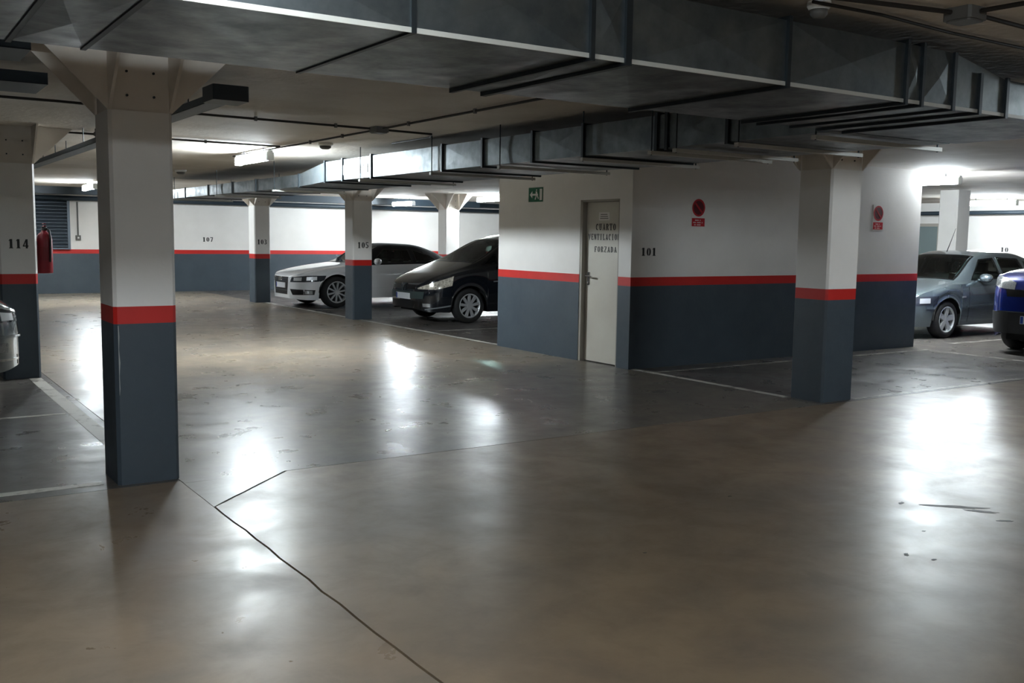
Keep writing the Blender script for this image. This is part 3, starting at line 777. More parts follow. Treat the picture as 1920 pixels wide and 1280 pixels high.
def make_car(name, S, loc, rz, label):
    root = empty(name, loc, rz, label=label, cat='car')
    L, hw = S['L'], S['W']/2
    top, belt = curve_fn(S['top']), curve_fn(S['belt'])
    wf = curve_fn(S['width']); rwf = curve_fn(S['roofw'])
    low0 = curve_fn(S['low']); wr = S['wheel_r']; ar = wr+.055; wx = S['wheels']
    def zlow(x):
        z = low0(x)
        for c in wx:
            if abs(x-c) < ar: z = max(z, wr*.98 + math.sqrt(ar*ar-(x-c)**2))
        return z
    xs = [0, .012, .03, .06, .10, .15, .21, .28]
    while xs[-1] < L-.34: xs.append(xs[-1]+.05)
    xs += [L-.28, L-.2, L-.13, L-.08, L-.04, L-.015, L]
    for c in wx: xs += [c-ar-.002, c-ar+.004, c-ar+.02, c+ar-.02, c+ar-.004, c+ar+.002]
    xs = sorted(set(round(x, 4) for x in xs if 0 <= x <= L)); 
    def ring(x):
        w = wf(x)*hw; zl = zlow(x); zb = belt(x); zt = top(x)
        zb = min(zb, zt-.012); a = zt-zb
        rw = min(rwf(x)*hw, w-.05); g = min(1, a/.30)
        zs = zl + (zb-zl)*.80; base = low0(x)
        crown = .035*(1-g)+.05*g
        crown = min(crown, a*.6)
        P = [(w-.05*max(0, min(1, (.42-zl)/.25)), zl), (w-.012, zl+(zs-zl)*.3), (w, zl+(zs-zl)*.65), (w-.006, zs), (w-.035, zb)]
        P += [(rw+(w-.05-rw)*.62, zb+(a-crown)*.42), (rw+(w-.05-rw)*.18, zb+(a-crown)*.84), (rw-.04, zt-crown*.72), (rw*.6, zt-crown*.22), (rw*.3, zt-crown*.05), (0, zt)]
        # refine
        out = []
        for i in range(len(P)-1):
            p0, p1, p2, p3 = P[max(i-1,0)], P[i], P[i+1], P[min(i+2,len(P)-1)]
            k = 3 if 4 <= i <= 7 else 2
            for j in range(k):
                t = j/k
                def cr(a0,a1,a2,a3): return .5*((2*a1)+(-a0+a2)*t+(2*a0-5*a1+4*a2-a3)*t*t+(-a0+3*a1-3*a2+a3)*t**3)
                if i in (3, 4): q = (p1[0]+(p2[0]-p1[0])*t, p1[1]+(p2[1]-p1[1])*t)
                else: q = (cr(p0[0],p1[0],p2[0],p3[0]), cr(p0[1],p1[1],p2[1],p3[1]))
                out.append(q)
        out.append(P[-1])
        return out
    verts = []; rings = []
    for x in xs:
        h = ring(x)
        full = [(x, -p[0], p[1]) for p in h] + [(x, p[0], p[1]) for p in reversed(h[:-1])]
        rings.append(list(range(len(verts), len(verts)+len(full)))); verts += full
    n = len(rings[0]); faces = []
    for i in range(len(rings)-1):
        for k in range(n-1):
            faces.append((rings[i][k], rings[i][k+1], rings[i+1][k+1], rings[i+1][k]))
    # end caps, zipped strips
    for rg in (rings[0], rings[-1]):
        for k in range(n//2): faces.append((rg[k], rg[k+1], rg[n-2-k], rg[n-1-k]) if k+1 < n-2-k else (rg[k], rg[k+1], rg[n-1-k]))
    V = [Vector(v) for v in verts]
    bvh = BVHTree.FromPolygons(V, faces)
    sidew = S['side_windows']; ws = S['windshield']; rwn = S.get('rear_window')
    def topquad(q): return [(q[0], -q[1]), (q[2], -q[3]), (q[2], q[3]), (q[0], q[1])]
    keep, roof = [], []
    for f in faces:
        c = sum((V[i] for i in f), Vector())/len(f)
        nrm = (V[f[1]]-V[f[0]]).cross(V[f[2]]-V[f[0]])
        if c.z > belt(c.x)-.01:
            if abs(c.y) > .3*hw and any(inpoly((c.x, c.z), shrink(pw, .02)) for pw in sidew) and abs(c.y) > rwf(c.x)*hw-.02: continue
            if any(q and inpoly((c.x, c.y), shrink(topquad(q), .03)) for q in (ws, rwn)) and c.z > top(c.x)-.12: continue
        if S.get('soft_top') and c.z > belt(c.x)+.012 and ws[0]+.12 < c.x < S['soft_top'] : roof.append(f)
        else: keep.append(f)
    def sub(name, fs, m, smooth=True):
        idx = {}; v2 = []
        f2 = []
        for f in fs:
            g = []
            for i in f:
                if i not in idx: idx[i] = len(v2); v2.append(verts[i])
                g.append(idx[i])
            f2.append(tuple(g))
        mb = MB(); mb.add(v2, f2)
        o = mb.build(name, m, root, smooth=smooth)
        o.modifiers.new('thickness', 'SOLIDIFY').thickness = .012
        es = o.modifiers.new('sharp', 'EDGE_SPLIT'); es.split_angle = math.radians(38)
        return o
    sub('body_shell', keep, S['paint'])
    if roof: sub('soft_top', roof, S['roof_paint'])

    def patch(nm, lo, hi, proj, m, off=.004, rows=4, cols=6, parent=None, depth=.012, smooth=True, mirror=False, border=None):
        """lo, hi: two polylines of 2D points; proj 'side-','side+','front','rear','top' or a function"""
        def samp(pl, t):
            s = t*(len(pl)-1); i = min(int(s), len(pl)-2); u = s-i
            return (pl[i][0]+(pl[i+1][0]-pl[i][0])*u, pl[i][1]+(pl[i+1][1]-pl[i][1])*u)
        def cast(p):
            if callable(proj): o_, d_ = proj(p)
            elif proj == 'side-': o_, d_ = Vector((p[0], -3, p[1])), Vector((0,1,0))
            elif proj == 'side+': o_, d_ = Vector((p[0], 3, p[1])), Vector((0,-1,0))
            elif proj == 'front': o_, d_ = Vector((-3, p[0], p[1])), Vector((1,0,0))
            elif proj == 'rear': o_, d_ = Vector((L+3, p[0], p[1])), Vector((-1,0,0))
            else: o_, d_ = Vector((p[0], p[1], 4)), Vector((0,0,-1))
            h = bvh.ray_cast(o_, d_)
            if h[0] is None:
                h = bvh.find_nearest(o_ + d_*2.2)
            nn = h[1]
            if nn.dot(d_) > 0: nn = -nn
            return h[0], nn
        vs = []
        for j in range(rows+1):
            for i in range(cols+1):
                a, b = samp(lo, i/cols), samp(hi, i/cols); t = j/rows
                vs.append(cast((a[0]+(b[0]-a[0])*t, a[1]+(b[1]-a[1])*t)))
        W = cols+1
        mb = MB()
        front = [h + nn*off for h, nn in vs]
        bd = [i for i in range(W)] + [j*W+cols for j in range(1, rows+1)] + [rows*W+i for i in range(cols-1, -1, -1)] + [j*W for j in range(rows-1, 0, -1)]
        back = [vs[i][0] - vs[i][1]*depth for i in bd]
        fs = [(j*W+i, j*W+i+1, (j+1)*W+i+1, (j+1)*W+i) for j in range(rows) for i in range(cols)]
        N = len(front)
        fs += [(bd[k], bd[(k+1) % len(bd)], N+(k+1) % len(bd), N+k) for k in range(len(bd))]
        mb.add(front+back, fs)
        o = mb.build(nm, m, parent or root, smooth=smooth)
        es = o.modifiers.new('sharp', 'EDGE_SPLIT'); es.split_angle = math.radians(40)
        if border:
            # black rim around the pane
            c = sum(front, Vector())/len(front)
            ring_o = [front[i] for i in bd]; nn = [vs[i][1] for i in bd]
            inner = []
            for i, p in zip(bd, ring_o):
                j, k = divmod(i, W)
                jj = min(max(j, 1), rows-1); kk = min(max(k, 1), cols-1)
                q = front[jj*W+kk]; v = q-p; inner.append(p + v*min(1, border/max(v.length, 1e-4)))
            m2 = MB(); K = len(bd)
            A = [p + q*.002 for p, q in zip(ring_o, nn)]; B = [p + q*.002 for p, q in zip(inner, nn)]
            C_ = [p - q*.01 for p, q in zip(ring_o, nn)]; D_ = [p - q*.01 for p, q in zip(inner, nn)]
            m2.add(A+B+C_+D_, [(k, (k+1)%K, K+(k+1)%K, K+k) for k in range(K)] + [(k, (k+1)%K, 2*K+(k+1)%K, 2*K+k) for k in range(K)] + [(K+k, K+(k+1)%K, 3*K+(k+1)%K, 3*K+k) for k in range(K)])
            m2.build('window_trim', TRIMB, o)
        return o
    # glazing
    for pw in sidew:
        # polygon given as lower edge then upper edge via 'split'
        k = len(pw)//2
        lo, hi = pw[:k], list(reversed(pw[k:]))
        for sd in ('side-', 'side+'):
            patch('side_window', lo, hi, sd, GLASS, .003, 6, 8, border=.03, depth=.002)
    for nm, q in (('windshield', ws), ('rear_window', rwn)):
        if q: patch(nm, [(q[0], -q[1]), (q[0]-(.05 if nm == 'windshield' else -.04), 0), (q[0], q[1])], [(q[2], -q[3]), (q[2]-(.03 if nm == 'windshield' else -.03), 0), (q[2], q[3])], 'top', GLASS, .003, 8, 10, border=.035, depth=.002)
    # wheels
    tm, rm, dk = wheel_meshes(wr, S.get('tyre_w', .21), *S['rim'])
    for c in wx:
        for s in (-1, 1):
            o = link('wheel', tm, TYRE, root)
            o.location = (c, s*(hw-.125), wr); o.rotation_euler = (PI/2 if s < 0 else -PI/2, 0, 0)
            link('rim', rm, RIM, o); link('brake_disc', dk, UNDER, o)
    # underbody and arch liners
    ub = MB().box(.25, L-.25, -hw+.30, hw-.30, .19, .46)
    ub.box(wx[0]+ar+.03, wx[1]-ar-.03, -hw+.06, hw-.06, .2, .42)
    ub.build('underbody', UNDER, root)
    for c in wx:
        for s in (-1, 1):
            al = MB()
            y0_, y1_ = sorted((s*(hw-.02), s*(hw-.36)))
            pr = [(c+(ar+.012)*math.cos(PI*i/14), wr*.98+(ar+.012)*math.sin(PI*i/14)) for i in range(15)]
            al.add([(x, y, z) for y in (y0_, y1_) for x, z in pr], [(i, i+1, 16+i-1+0, 15+i) if False else (i, i+1, 15+i+1, 15+i) for i in range(14)] + [tuple(range(15)) if s > 0 else tuple(range(15, 30))])
            al.build('arch_liner', UNDER, root)
    # interior
    zi = S.get('seat_z', .30); xi = S['seat_x']
    for s in (-1, 1):
        q = MB()
        q.box(xi-.45, xi+.05, s*.38-.24, s*.38+.24, zi, zi+.2, .05)
        q.add([(xi, s*.38-.22, zi+.15), (xi, s*.38+.22, zi+.15), (xi+.2, s*.38+.2, zi+.72), (xi+.2, s*.38-.2, zi+.72), (xi+.14, s*.38-.24, zi+.15), (xi+.14, s*.38+.24, zi+.15), (xi+.3, s*.38+.2, zi+.72), (xi+.3, s*.38-.2, zi+.72)],
              [(0,1,2,3),(4,7,6,5),(0,4,5,1),(1,5,6,2),(2,6,7,3),(3,7,4,0)])
        q.box(xi+.21, xi+.30, s*.38-.12, s*.38+.12, zi+.74, zi+.93, .02)
        q.build('seat', SEAT, root)
    q = MB().box(xi+.85, xi+1.3, -.58, .58, zi, zi+.18, .05)
    q.add([(xi+1.2, -.58, zi+.1), (xi+1.2, .58, zi+.1), (xi+1.36, .55, zi+.62), (xi+1.36, -.55, zi+.62), (xi+1.32, -.58, zi+.1), (xi+1.32, .58, zi+.1), (xi+1.45, .55, zi+.62), (xi+1.45, -.55, zi+.62)],
          [(0,1,2,3),(4,7,6,5),(0,4,5,1),(1,5,6,2),(2,6,7,3),(3,7,4,0)])
    q.build('rear_bench', SEAT, root)
    dash = MB().box(ws[0]+.22, ws[0]+.62, -hw+.22, hw-.22, zi+.2, belt(ws[0])-.06, .06); dash.build('dashboard', TRIMB, root)
    sx = ws[0]+.78
    MB().lathe([(.175,-.012),(.19,0),(.175,.012),(.16,0)], 24, Matrix.Translation((sx, -.38, belt(ws[0])-.05)) @ Matrix.Rotation(math.radians(62), 4, 'Y'), close=True).build('steering_wheel', TRIMB, root)
    rx = ws[2]+.02; MB().box(rx, rx+.03, -.12, .12, top(rx)-.14, top(rx)-.08, .008).build('rear_view_mirror', TRIMB, root)
    # mirrors
    mx, mz = S['mirror']
    for s in (-1, 1):
        q = MB(); yb = wf(mx)*hw-.05
        M = Matrix.Translation((mx, s*(yb+.14), mz)) @ Matrix.Diagonal((.075, .115, .075, 1))
        q.lathe([(0,-1),(.45,-.92),(.8,-.62),(.98,-.2),(1,.1),(.9,.55),(.6,.88),(0,1)], 14, M)
        q.tube([(mx+.02, s*(yb-.02), mz-.04), (mx+.01, s*(yb+.10), mz-.02)], .025, 8)
        q.build('door_mirror', S.get('mirror_paint', S['paint']), root, smooth=True)
    # details from the spec
    for d in S['details']:
        nm, lo, hi, proj, m = d[:5]; kw = d[5] if len(d) > 5 else {}
        if proj == 'side':
            for sd in ('side-', 'side+'): patch(nm, lo, hi, sd, m, **kw)
        elif proj == 'corner':
            for s in (-1, 1):
                def pr(p, s=s): return Vector((p[0]-1.5, s*(p[2] if len(p) > 2 else 0), 0)), Vector((1,0,0))
                # points are (u, z): u = distance around the corner measured as angle in degrees from straight ahead
                def pc(p, s=s):
                    a = math.radians(p[0]); cx_, cy_ = S.get('corner_c', .95), s*(hw-.62)
                    d_ = Vector((math.cos(a), -s*math.sin(a), 0))
                    return Vector((cx_, cy_, p[1])) - d_*3, d_
                patch(nm, lo, hi, pc, m, **kw)
        else: patch(nm, lo, hi, proj, m, **kw)
    # number plate
    pz, px = S['plate']
    h = bvh.ray_cast(Vector((-3, 0, pz)), Vector((1,0,0))); x0_ = (h[0].x if h[0] else 0)
    pl = MB().box(x0_-.022, x0_+.02, -.26, .26, pz-.055, pz+.055).build('number_plate', PLATE, root)
    MB().box(x0_-.0235, x0_-.022, .215, .255, pz-.05, pz+.05).build('country_strip', PLATEB, pl)
    return root, bvh

# ---- white convertible with black soft top
WPAINT = mat('car_white_paint', srgb(236, 238, 240), .25, 0.0, coat=1)
SOFT = mat('soft_top_fabric', srgb(16, 17, 20), .85, bump=(120, .2))
GRL = mat('grille_black', srgb(10, 10, 11), .4)
A = dict(L=4.63, W=1.85, wheel_r=.335, wheels=(.90, 3.65), rim=(10, .019), tyre_w=.245, paint=WPAINT, roof_paint=SOFT,
  top=[(0,.66),(.04,.72),(.3,.80),(.8,.88),(1.30,.955),(1.5,1.02),(2.02,1.335),(2.35,1.385),(2.9,1.37),(3.4,1.24),(3.85,1.02),(4.1,.985),(4.5,.96),(4.63,.80)],
  belt=[(0,.60),(.1,.66),(.5,.79),(1.2,.89),(2,.915),(3,.935),(3.8,.955),(4.4,.93),(4.63,.76)],
  width=[(0,.48),(.04,.60),(.12,.74),(.26,.86),(.5,.945),(.85,.995),(3.6,1.0),(4.2,.95),(4.5,.88),(4.63,.78)],
  roofw=[(0,.70),(.5,.80),(1.2,.84),(1.6,.78),(2.1,.64),(2.6,.62),(3.3,.64),(3.9,.72),(4.63,.7)],
  low=[(0,.20),(.3,.17),(1.5,.20),(3.2,.2),(4.3,.24),(4.63,.34)],
  side_windows=[[(1.72,.945),(2.75,.96),(2.72,1.25),(2.10,1.26)], [(2.82,.965),(3.42,.985),(3.20,1.14),(2.80,1.25)]],
  windshield=(1.33,.70,2.02,.53), soft_top=4.0, seat_x=2.35, mirror=(1.80,.985), plate=(.47,0),
  corner_c=1.0, details=[
   ('grille', [(-.34,.28),(.34,.28)], [(-.40,.65),(.40,.65)], 'front', GRL, dict(rows=8, cols=10, off=.006)),
   ('grille_bar', [(-.36,.555),(.36,.555)], [(-.36,.565),(.36,.565)], 'front', CHR, dict(rows=1, cols=6, off=.012)),
   ('grille_bar', [(-.36,.60),(.36,.60)], [(-.36,.61),(.36,.61)], 'front', CHR, dict(rows=1, cols=6, off=.012)),
   ('grille_bar', [(-.35,.36),(.35,.36)], [(-.35,.37),(.35,.37)], 'front', CHR, dict(rows=1, cols=6, off=.012)),
   ('headlight', [(10,.545),(30,.55),(56,.57)], [(12,.65),(34,.685),(60,.69)], 'corner', mat('headlight_dark', srgb(70, 74, 80), .12, .4, coat=1), dict(rows=4, cols=10, off=.006)),
   ('headlight_reflector', [(16,.575),(27,.577)], [(16,.64),(27,.65)], 'corner', REFL, dict(rows=2, cols=3, off=.012)),
   ('headlight_reflector', [(33,.585),(46,.595)], [(33,.66),(46,.665)], 'corner', REFL, dict(rows=2, cols=3, off=.012)),
   ('fog_intake', [(14,.275),(42,.285)], [(10,.40),(44,.385)], 'corner', GRL, dict(rows=3, cols=6, off=.004)),
   ('fog_lamp', [(31,.30),(40,.30)], [(31,.37),(40,.37)], 'corner', LENS, dict(rows=3, cols=4, off=.012)),
   ('door_seam', [(1.62,.26),(1.62,.90)], [(1.632,.26),(1.632,.90)], 'side', TRIMB, dict(rows=1, cols=8, off=.0015, depth=.004)),
   ('door_seam', [(2.92,.26),(2.98,.94)], [(2.932,.26),(2.992,.94)], 'side', TRIMB, dict(rows=1, cols=8, off=.0015, depth=.004)),
   ('shoulder_line', [(.95,.745),(3.9,.80)], [(.95,.757),(3.9,.812)], 'side', WPAINT, dict(rows=1, cols=24, off=.012)),
   ('door_handle', [(2.66,.80),(2.86,.805)], [(2.66,.825),(2.86,.83)], 'side', WPAINT, dict(rows=2, cols=4, off=.025)),
   ('sill_crease', [(1.35,.40),(3.2,.43)], [(1.35,.412),(3.2,.442)], 'side', WPAINT, dict(rows=1, cols=16, off=.01)),
   ('tail_light', [(4.18,.74),(4.5,.74)], [(4.15,.88),(4.5,.88)], 'side', mat('tail_lens_red', srgb(130, 16, 20), .2), dict(rows=3, cols=5)),
   ])
car_white, bv = make_car('convertible_car', A, (7.60, 20.50, 0), 0, 'white convertible with black soft top parked beside column 105')
rg = MB()
for k in range(4):
    rg.lathe([(.034,-.004),(.040,0),(.034,.004),(.030,0)], 20, Matrix.Translation((-.022, -.075+.05*k, .605)) @ Matrix.Rotation(PI/2, 4, 'Y'), close=True)
rg.build('ring_emblem', CHROME, car_white, smooth=True)

# ---- black compact minivan
BPAINT = mat('car_black_paint', srgb(20, 24, 31), .16, .2, coat=1)
B = dict(L=4.27, W=1.81, wheel_r=.315, wheels=(.88, 3.56), rim=(9, .026), paint=BPAINT,
  top=[(0,.60),(.03,.70),(.2,.82),(.6,.96),(.95,1.08),(1.2,1.18),(1.9,1.53),(2.3,1.61),(3.0,1.62),(3.8,1.54),(4.05,1.35),(4.2,1.0),(4.27,.7)],
  belt=[(0,.54),(.1,.68),(.4,.84),(.9,.96),(1.4,1.0),(2.5,1.04),(3.8,1.08),(4.1,1.05),(4.27,.66)],
  width=[(0,.46),(.04,.60),(.12,.73),(.26,.85),(.5,.945),(.9,1.0),(3.7,1.0),(4.1,.92),(4.27,.82)],
  roofw=[(0,.6),(.5,.76),(1.0,.84),(1.4,.80),(2.0,.68),(3.2,.67),(4.0,.66),(4.27,.66)],
  low=[(0,.26),(.15,.21),(.6,.2),(1.5,.21),(3.2,.21),(4.1,.28),(4.27,.4)],
  side_windows=[[(1.15,1.045),(1.50,1.055),(1.50,1.24),(1.46,1.24)], [(1.58,1.06),(2.38,1.09),(2.36,1.49),(1.92,1.43)], [(2.48,1.09),(3.28,1.11),(3.22,1.49),(2.46,1.50)], [(3.36,1.12),(3.86,1.14),(3.72,1.40),(3.32,1.47)]],
  windshield=(1.02,.72,1.86,.54), rear_window=(4.08,.55,3.90,.5), seat_x=2.2, seat_z=.42, mirror=(1.62,1.11), plate=(.475,0), mirror_paint=BPAINT, corner_c=1.0, details=[
   ('grille', [(-.52,.60),(.52,.60)], [(-.46,.685),(.46,.685)], 'front', GRL, dict(rows=3, cols=8, off=.005)),
   ('grille_spine', [(-.10,.58),(.10,.58)], [(-.09,.70),(.09,.70)], 'front', BPAINT, dict(rows=3, cols=4, off=.02)),
   ('bumper_strip', [(-.60,.44),(.60,.44)], [(-.62,.565),(.62,.565)], 'front', mat('bumper_grey', srgb(50, 62, 62), .35), dict(rows=3, cols=12, off=.014)),
   ('lower_intake', [(-.55,.26),(.55,.26)], [(-.58,.40),(.58,.40)], 'front', GRL, dict(rows=3, cols=8, off=.005)),
   ('headlight', [(12,.61),(32,.61),(50,.68)], [(11,.63),(30,.74),(52,.85)], 'corner', mat('headlight_warm', srgb(214, 208, 194), .12, .15, noise=(30, .12, srgb(140, 136, 126)), coat=1), dict(rows=4, cols=10, off=.008)),
   ('fog_lamp', [(18,.30),(26,.30)], [(18,.36),(26,.36)], 'corner', LENS, dict(rows=2, cols=3, off=.008)),
   ('lip', [(20,.245),(52,.32)], [(20,.262),(52,.345)], 'corner', mat('lip_grey', srgb(120, 124, 126), .3), dict(rows=1, cols=8, off=.01)),
   ('side_repeater', [(1.36,.74),(1.46,.745)], [(1.36,.76),(1.46,.765)], 'side', LENS, dict(rows=1, cols=3, off=.006)),
   ('door_seam', [(1.50,.26),(1.50,1.02)], [(1.512,.26),(1.512,1.02)], 'side', TRIMB, dict(rows=1, cols=8, off=.0015, depth=.004)),
   ('door_seam', [(2.43,.26),(2.43,1.06)], [(2.442,.26),(2.442,1.06)], 'side', TRIMB, dict(rows=1, cols=8, off=.0015, depth=.004)),
   ('door_handle', [(2.16,.92),(2.34,.925)], [(2.16,.95),(2.34,.955)], 'side', BPAINT, dict(rows=2, cols=4, off=.025)),
   ('tail_light', [(3.98,.80),(4.15,.80)], [(3.95,1.3),(4.06,1.3)], 'side', MATS['tail_lens_red'], dict(rows=4, cols=3)),
   ])
car_black, bv = make_car('minivan_car', B, (8.27, 16.06, 0), 0, 'black minivan with clear headlight, left of the exit sign wall')
dm = MB(); 
for k in range(4):
    a = [(0,.075),(.048,0),(0,-.075),(-.048,0)]; b2 = [(0,.045),(.028,0),(0,-.045),(-.028,0)]
    p = [a[k], a[(k+1)%4], b2[(k+1)%4], b2[k]]
    dm.add([(x, y, .64+z) for x in (-.035, -.022) for y, z in p], [(0,1,2,3),(4,7,6,5),(0,1,5,4),(1,2,6,5),(2,3,7,6),(3,0,4,7)])
dm.build('diamond_emblem', CHROME, car_black)

# ---- silver hatchback at right
SPAINT = mat('car_silver_paint', srgb(112, 124, 130), .26, .6, coat=1)
Cc = dict(L=4.18, W=1.74, wheel_r=.31, wheels=(.86, 3.37), rim=(5, .045), paint=SPAINT,
  top=[(0,.55),(.04,.66),(.3,.78),(.7,.87),(1.15,.96),(1.35,1.03),(2.0,1.37),(2.4,1.44),(3.1,1.43),(3.6,1.34),(3.95,1.05),(4.08,.95),(4.18,.7)],
  belt=[(0,.50),(.1,.62),(.4,.77),(1.1,.88),(2,.91),(3.4,.94),(4.0,.92),(4.18,.66)],
  width=[(0,.50),(.04,.62),(.12,.76),(.26,.87),(.5,.95),(.9,1.0),(3.6,1.0),(4.0,.93),(4.18,.82)],
  roofw=[(0,.68),(.5,.80),(1.1,.85),(1.5,.80),(2.1,.67),(3.2,.66),(3.9,.68),(4.18,.68)],
  low=[(0,.24),(.2,.2),(1.5,.21),(3.0,.21),(4.0,.26),(4.18,.36)],
  side_windows=[[(1.55,.945),(2.44,.965),(2.42,1.32),(2.02,1.29)], [(2.54,.965),(3.28,.985),(3.20,1.30),(2.52,1.33)], [(3.36,.99),(3.66,1.0),(3.5,1.22),(3.32,1.28)]],
  windshield=(1.20,.70,2.0,.54), rear_window=(3.98,.55,3.68,.5), seat_x=2.25, mirror=(1.72,.985), plate=(.45,0), corner_c=1.0, details=[
   ('grille', [(-.42,.56),(.42,.56)], [(-.40,.65),(.40,.65)], 'front', GRL, dict(rows=3, cols=8)),
   ('lower_intake', [(-.45,.25),(.45,.25)], [(-.48,.36),(.48,.36)], 'front', GRL, dict(rows=3, cols=8)),
   ('headlight', [(10,.54),(30,.545),(54,.57)], [(12,.665),(34,.69),(56,.70)], 'corner', MATS['headlight_dark'], dict(rows=4, cols=8, off=.006)),
   ('headlight_reflector', [(16,.57),(27,.572)], [(16,.645),(27,.65)], 'corner', REFL, dict(rows=2, cols=3, off=.012)),
   ('headlight_reflector', [(33,.58),(44,.585)], [(33,.66),(44,.665)], 'corner', REFL, dict(rows=2, cols=3, off=.012)),
   ('bumper_moulding', [(-.60,.49),(.60,.49)], [(-.60,.515),(.60,.515)], 'front', SPAINT, dict(rows=1, cols=10, off=.018)),
   ('bumper_moulding', [(40,.49),(84,.49)], [(40,.515),(84,.515)], 'corner', SPAINT, dict(rows=1, cols=8, off=.014)),
   ('door_moulding', [(1.38,.50),(3.0,.52)], [(1.38,.53),(3.0,.55)], 'side', SPAINT, dict(rows=1, cols=14, off=.018)),
   ('side_repeater', [(1.22,.66),(1.32,.665)], [(1.22,.69),(1.32,.695)], 'side', LENS, dict(rows=1, cols=3, off=.008)),
   ('door_seam', [(1.42,.26),(1.42,.90)], [(1.432,.26),(1.432,.90)], 'side', TRIMB, dict(rows=1, cols=8, off=.0015, depth=.004)),
   ('door_seam', [(2.49,.26),(2.49,.94)], [(2.502,.26),(2.502,.94)], 'side', TRIMB, dict(rows=1, cols=8, off=.0015, depth=.004)),
   ('door_handle', [(2.22,.82),(2.40,.825)], [(2.22,.85),(2.40,.855)], 'side', SPAINT, dict(rows=2, cols=4, off=.025)),
   ('tail_light', [(3.9,.70),(4.08,.70)], [(3.9,.92),(4.02,.92)], 'side', MATS['tail_lens_red'], dict(rows=3, cols=3)),
   ])
car_silver, bv = make_car('hatchback_car', Cc, (14.02, 10.36, 0), 0, 'silver hatchback parked right of the ventilation room')
MB().tube([(2.05, 0, 1.41), (2.16, 0, 1.60), (2.28, 0, 1.82)], [.008, .005, .003], 6).build('roof_antenna', TRIMB, car_silver)

# ---- blue crossover at the right edge
UPAINT = mat('car_blue_paint', srgb(16, 36, 118), .2, .35, coat=1)
D = dict(L=4.3, W=1.80, wheel_r=.335, wheels=(.86, 3.5), rim=(5, .04), paint=UPAINT,
  top=[(0,.92),(.03,1.04),(.15,1.13),(.5,1.20),(1.05,1.25),(1.3,1.32),(1.95,1.64),(2.4,1.72),(3.2,1.70),(3.8,1.58),(4.1,1.3),(4.22,1.1),(4.3,.9)],
  belt=[(0,.86),(.08,1.0),(.3,1.11),(1.0,1.15),(2,1.16),(3.5,1.20),(4.1,1.16),(4.3,.86)],
  width=[(0,.60),(.04,.72),(.12,.82),(.26,.90),(.5,.96),(.9,1.0),(3.7,1.0),(4.1,.95),(4.3,.84)],
  roofw=[(0,.7),(.5,.82),(1.1,.86),(1.5,.80),(2.1,.68),(3.4,.66),(4.3,.66)],
  low=[(0,.30),(.15,.23),(1.5,.24),(3.0,.24),(4.0,.28),(4.3,.4)],
  side_windows=[[(1.55,1.20),(2.44,1.21),(2.42,1.58),(2.0,1.55)], [(2.54,1.21),(3.34,1.23),(3.28,1.57),(2.52,1.60)]],
  windshield=(1.12,.72,1.93,.55), rear_window=(4.12,.55,3.88,.5), seat_x=2.25, seat_z=.42, mirror=(1.60,1.25), mirror_paint=TRIMB, plate=(.50,0), corner_c=.46, details=[
   ('grille', [(-.48,.82),(.48,.82)], [(-.50,.92),(.50,.92)], 'front', GRL, dict(rows=3, cols=8)),
   ('bumper_cladding', [(-.66,.30),(.66,.30)], [(-.64,.60),(.64,.60)], 'front', CLAD, dict(rows=4, cols=12, off=.010)),
   ('bumper_cladding', [(20,.30),(89,.30)], [(20,.60),(89,.60)], 'corner', CLAD, dict(rows=4, cols=12, off=.011)),
   ('chrome_strip', [(-.62,.60),(.62,.60)], [(-.62,.615),(.62,.615)], 'front', CHR, dict(rows=1, cols=10, off=.014)),
   ('headlight', [(12,.92),(32,.93),(62,.98)], [(12,1.02),(32,1.07),(62,1.11)], 'corner', LENS, dict(rows=4, cols=9, off=.006)),
   ('sill_cladding', [(1.3,.25),(3.05,.25)], [(1.3,.36),(3.05,.36)], 'side', CLAD, dict(rows=2, cols=10, off=.008)),
   ('door_seam', [(1.46,.26),(1.46,1.0)], [(1.472,.26),(1.472,1.0)], 'side', TRIMB, dict(rows=1, cols=8, off=.0015, depth=.004)),
   ('tail_light', [(4.0,.80),(4.2,.80)], [(4.0,1.05),(4.15,1.05)], 'side', MATS['tail_lens_red'], dict(rows=3, cols=3)),
   ])
car_blue, bv = make_car('crossover_car', D, (13.58, 7.30, 0), 0, 'blue crossover with black bumper cut by the right edge')

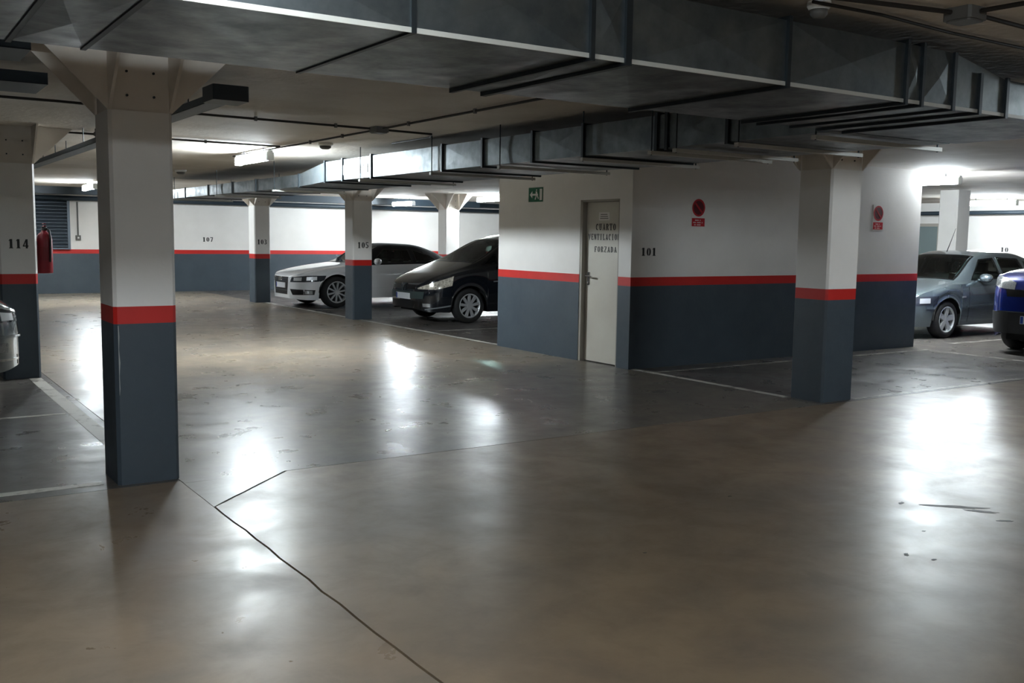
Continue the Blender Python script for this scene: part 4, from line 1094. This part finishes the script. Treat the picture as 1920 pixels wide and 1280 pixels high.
# ---- silver car nose at the left edge
E_ = dict(Cc); E_['paint'] = mat('car_grey_paint', srgb(150, 158, 162), .2, .75, coat=1)
E_['top'] = [(x, z+.20) for x, z in Cc['top']]; E_['belt'] = [(x, z+.20) for x, z in Cc['belt']]
E_['low'] = [(x, z+.08) for x, z in Cc['low']]; E_['mirror'] = (1.72, 1.19)
E_['side_windows'] = [[(x, z+.20) for x, z in p] for p in Cc['side_windows']]
E_['rim'] = (7, .03)
E_['details'] = [
   ('grille', [(-.42,.62),(.42,.62)], [(-.40,.72),(.40,.72)], 'front', GRL, dict(rows=3, cols=8)),
   ('lower_intake', [(-.45,.29),(.45,.29)], [(-.48,.42),(.48,.42)], 'front', GRL, dict(rows=3, cols=8)),
   ('headlight', [(10,.72),(34,.73),(66,.80)], [(10,.80),(34,.88),(66,.96)], 'corner', MATS['headlight_dark'], dict(rows=4, cols=10, off=.008)),
   ('headlight_reflector', [(18,.74),(28,.745)], [(18,.80),(28,.82)], 'corner', REFL, dict(rows=2, cols=3, off=.014)),
   ('headlight_reflector', [(36,.76),(50,.78)], [(36,.85),(50,.88)], 'corner', REFL, dict(rows=2, cols=3, off=.014)),
   ('headlight_bezel', [(10,.795),(34,.875),(66,.955)], [(10,.815),(34,.895),(66,.975)], 'corner', CHR, dict(rows=1, cols=10, off=.014)),
   ('bumper_crease', [(10,.58),(70,.62)], [(10,.60),(70,.64)], 'corner', E_['paint'], dict(rows=1, cols=10, off=.02)),
   ('fog_lamp', [(24,.46),(40,.46)], [(24,.54),(40,.54)], 'corner', LENS, dict(rows=3, cols=4, off=.006)),
   ('chrome_lip', [(6,.37),(70,.40)], [(6,.39),(70,.42)], 'corner', CHR, dict(rows=1, cols=10, off=.012)),
   ('door_seam', [(1.42,.30),(1.42,1.0)], [(1.432,.30),(1.432,1.0)], 'side', TRIMB, dict(rows=1, cols=8, off=.0015, depth=.004)),
   ('tail_light', [(3.9,.80),(4.08,.80)], [(3.9,1.02),(4.02,1.02)], 'side', MATS['tail_lens_red'], dict(rows=3, cols=3)),
   ]
car_left, bv = make_car('hatchback_car', E_, (1.20, 10.50, 0), PI, 'silver car nose in front of column 114 at the left edge')

# ================================================================== WEAR
CHIP = mat('chipped_plaster', srgb(150, 152, 152), .8)
def chip(root, pts, y):
    n = len(pts)
    MB().add([(x, y+k, z) for k in (-.0012, .002) for x, z in pts], [tuple(range(n)), tuple(reversed(range(n,2*n)))] + [(i,(i+1)%n,n+(i+1)%n,n+i) for i in range(n)]).build('paint_chip', CHIP, root)
a = -.185
chip(col1, [(a+.022,.56),(a+.026,.60),(a+.024,.68),(a+.030,.76),(a+.024,.84),(a+.028,.92),(a+.025,.985),(a+.021,.985),(a+.021,.56)], -.2)
SCAR = mat('floor_scar', srgb(74, 70, 68), .55, noise=(20, .2, srgb(96, 90, 84)))
def scar(cx, cy, rx, ry, ang, seed):
    rnd = random.Random(seed); n = 18
    pts = []
    for i in range(n):
        t = 2*PI*i/n; k = rnd.uniform(.55, 1.1)
        u, v = rx*k*math.cos(t), ry*k*math.sin(t)
        pts.append((cx+u*math.cos(ang)-v*math.sin(ang), cy+u*math.sin(ang)+v*math.cos(ang)))
    MB().prism(pts, 0.0, .0008).build('floor_scar', SCAR, floor)
SCARS = [(5.36, 3.30, .20, .035, 2.4, ), (5.40, 3.16, .10, .03, 2.2), (5.15, 3.52, .035, .015, .4), (4.31, 2.90, .03, .014, .6), (4.36, 2.78, .018, .012, .3), (4.37, 4.16, .02, .012, .2), (5.33, 2.98, .05, .02, 2.5), (4.75, 3.1, .015, .01, 0), (3.2, 3.6, .014, .01, 0)]
for k, q in enumerate(SCARS): scar(*q, k)
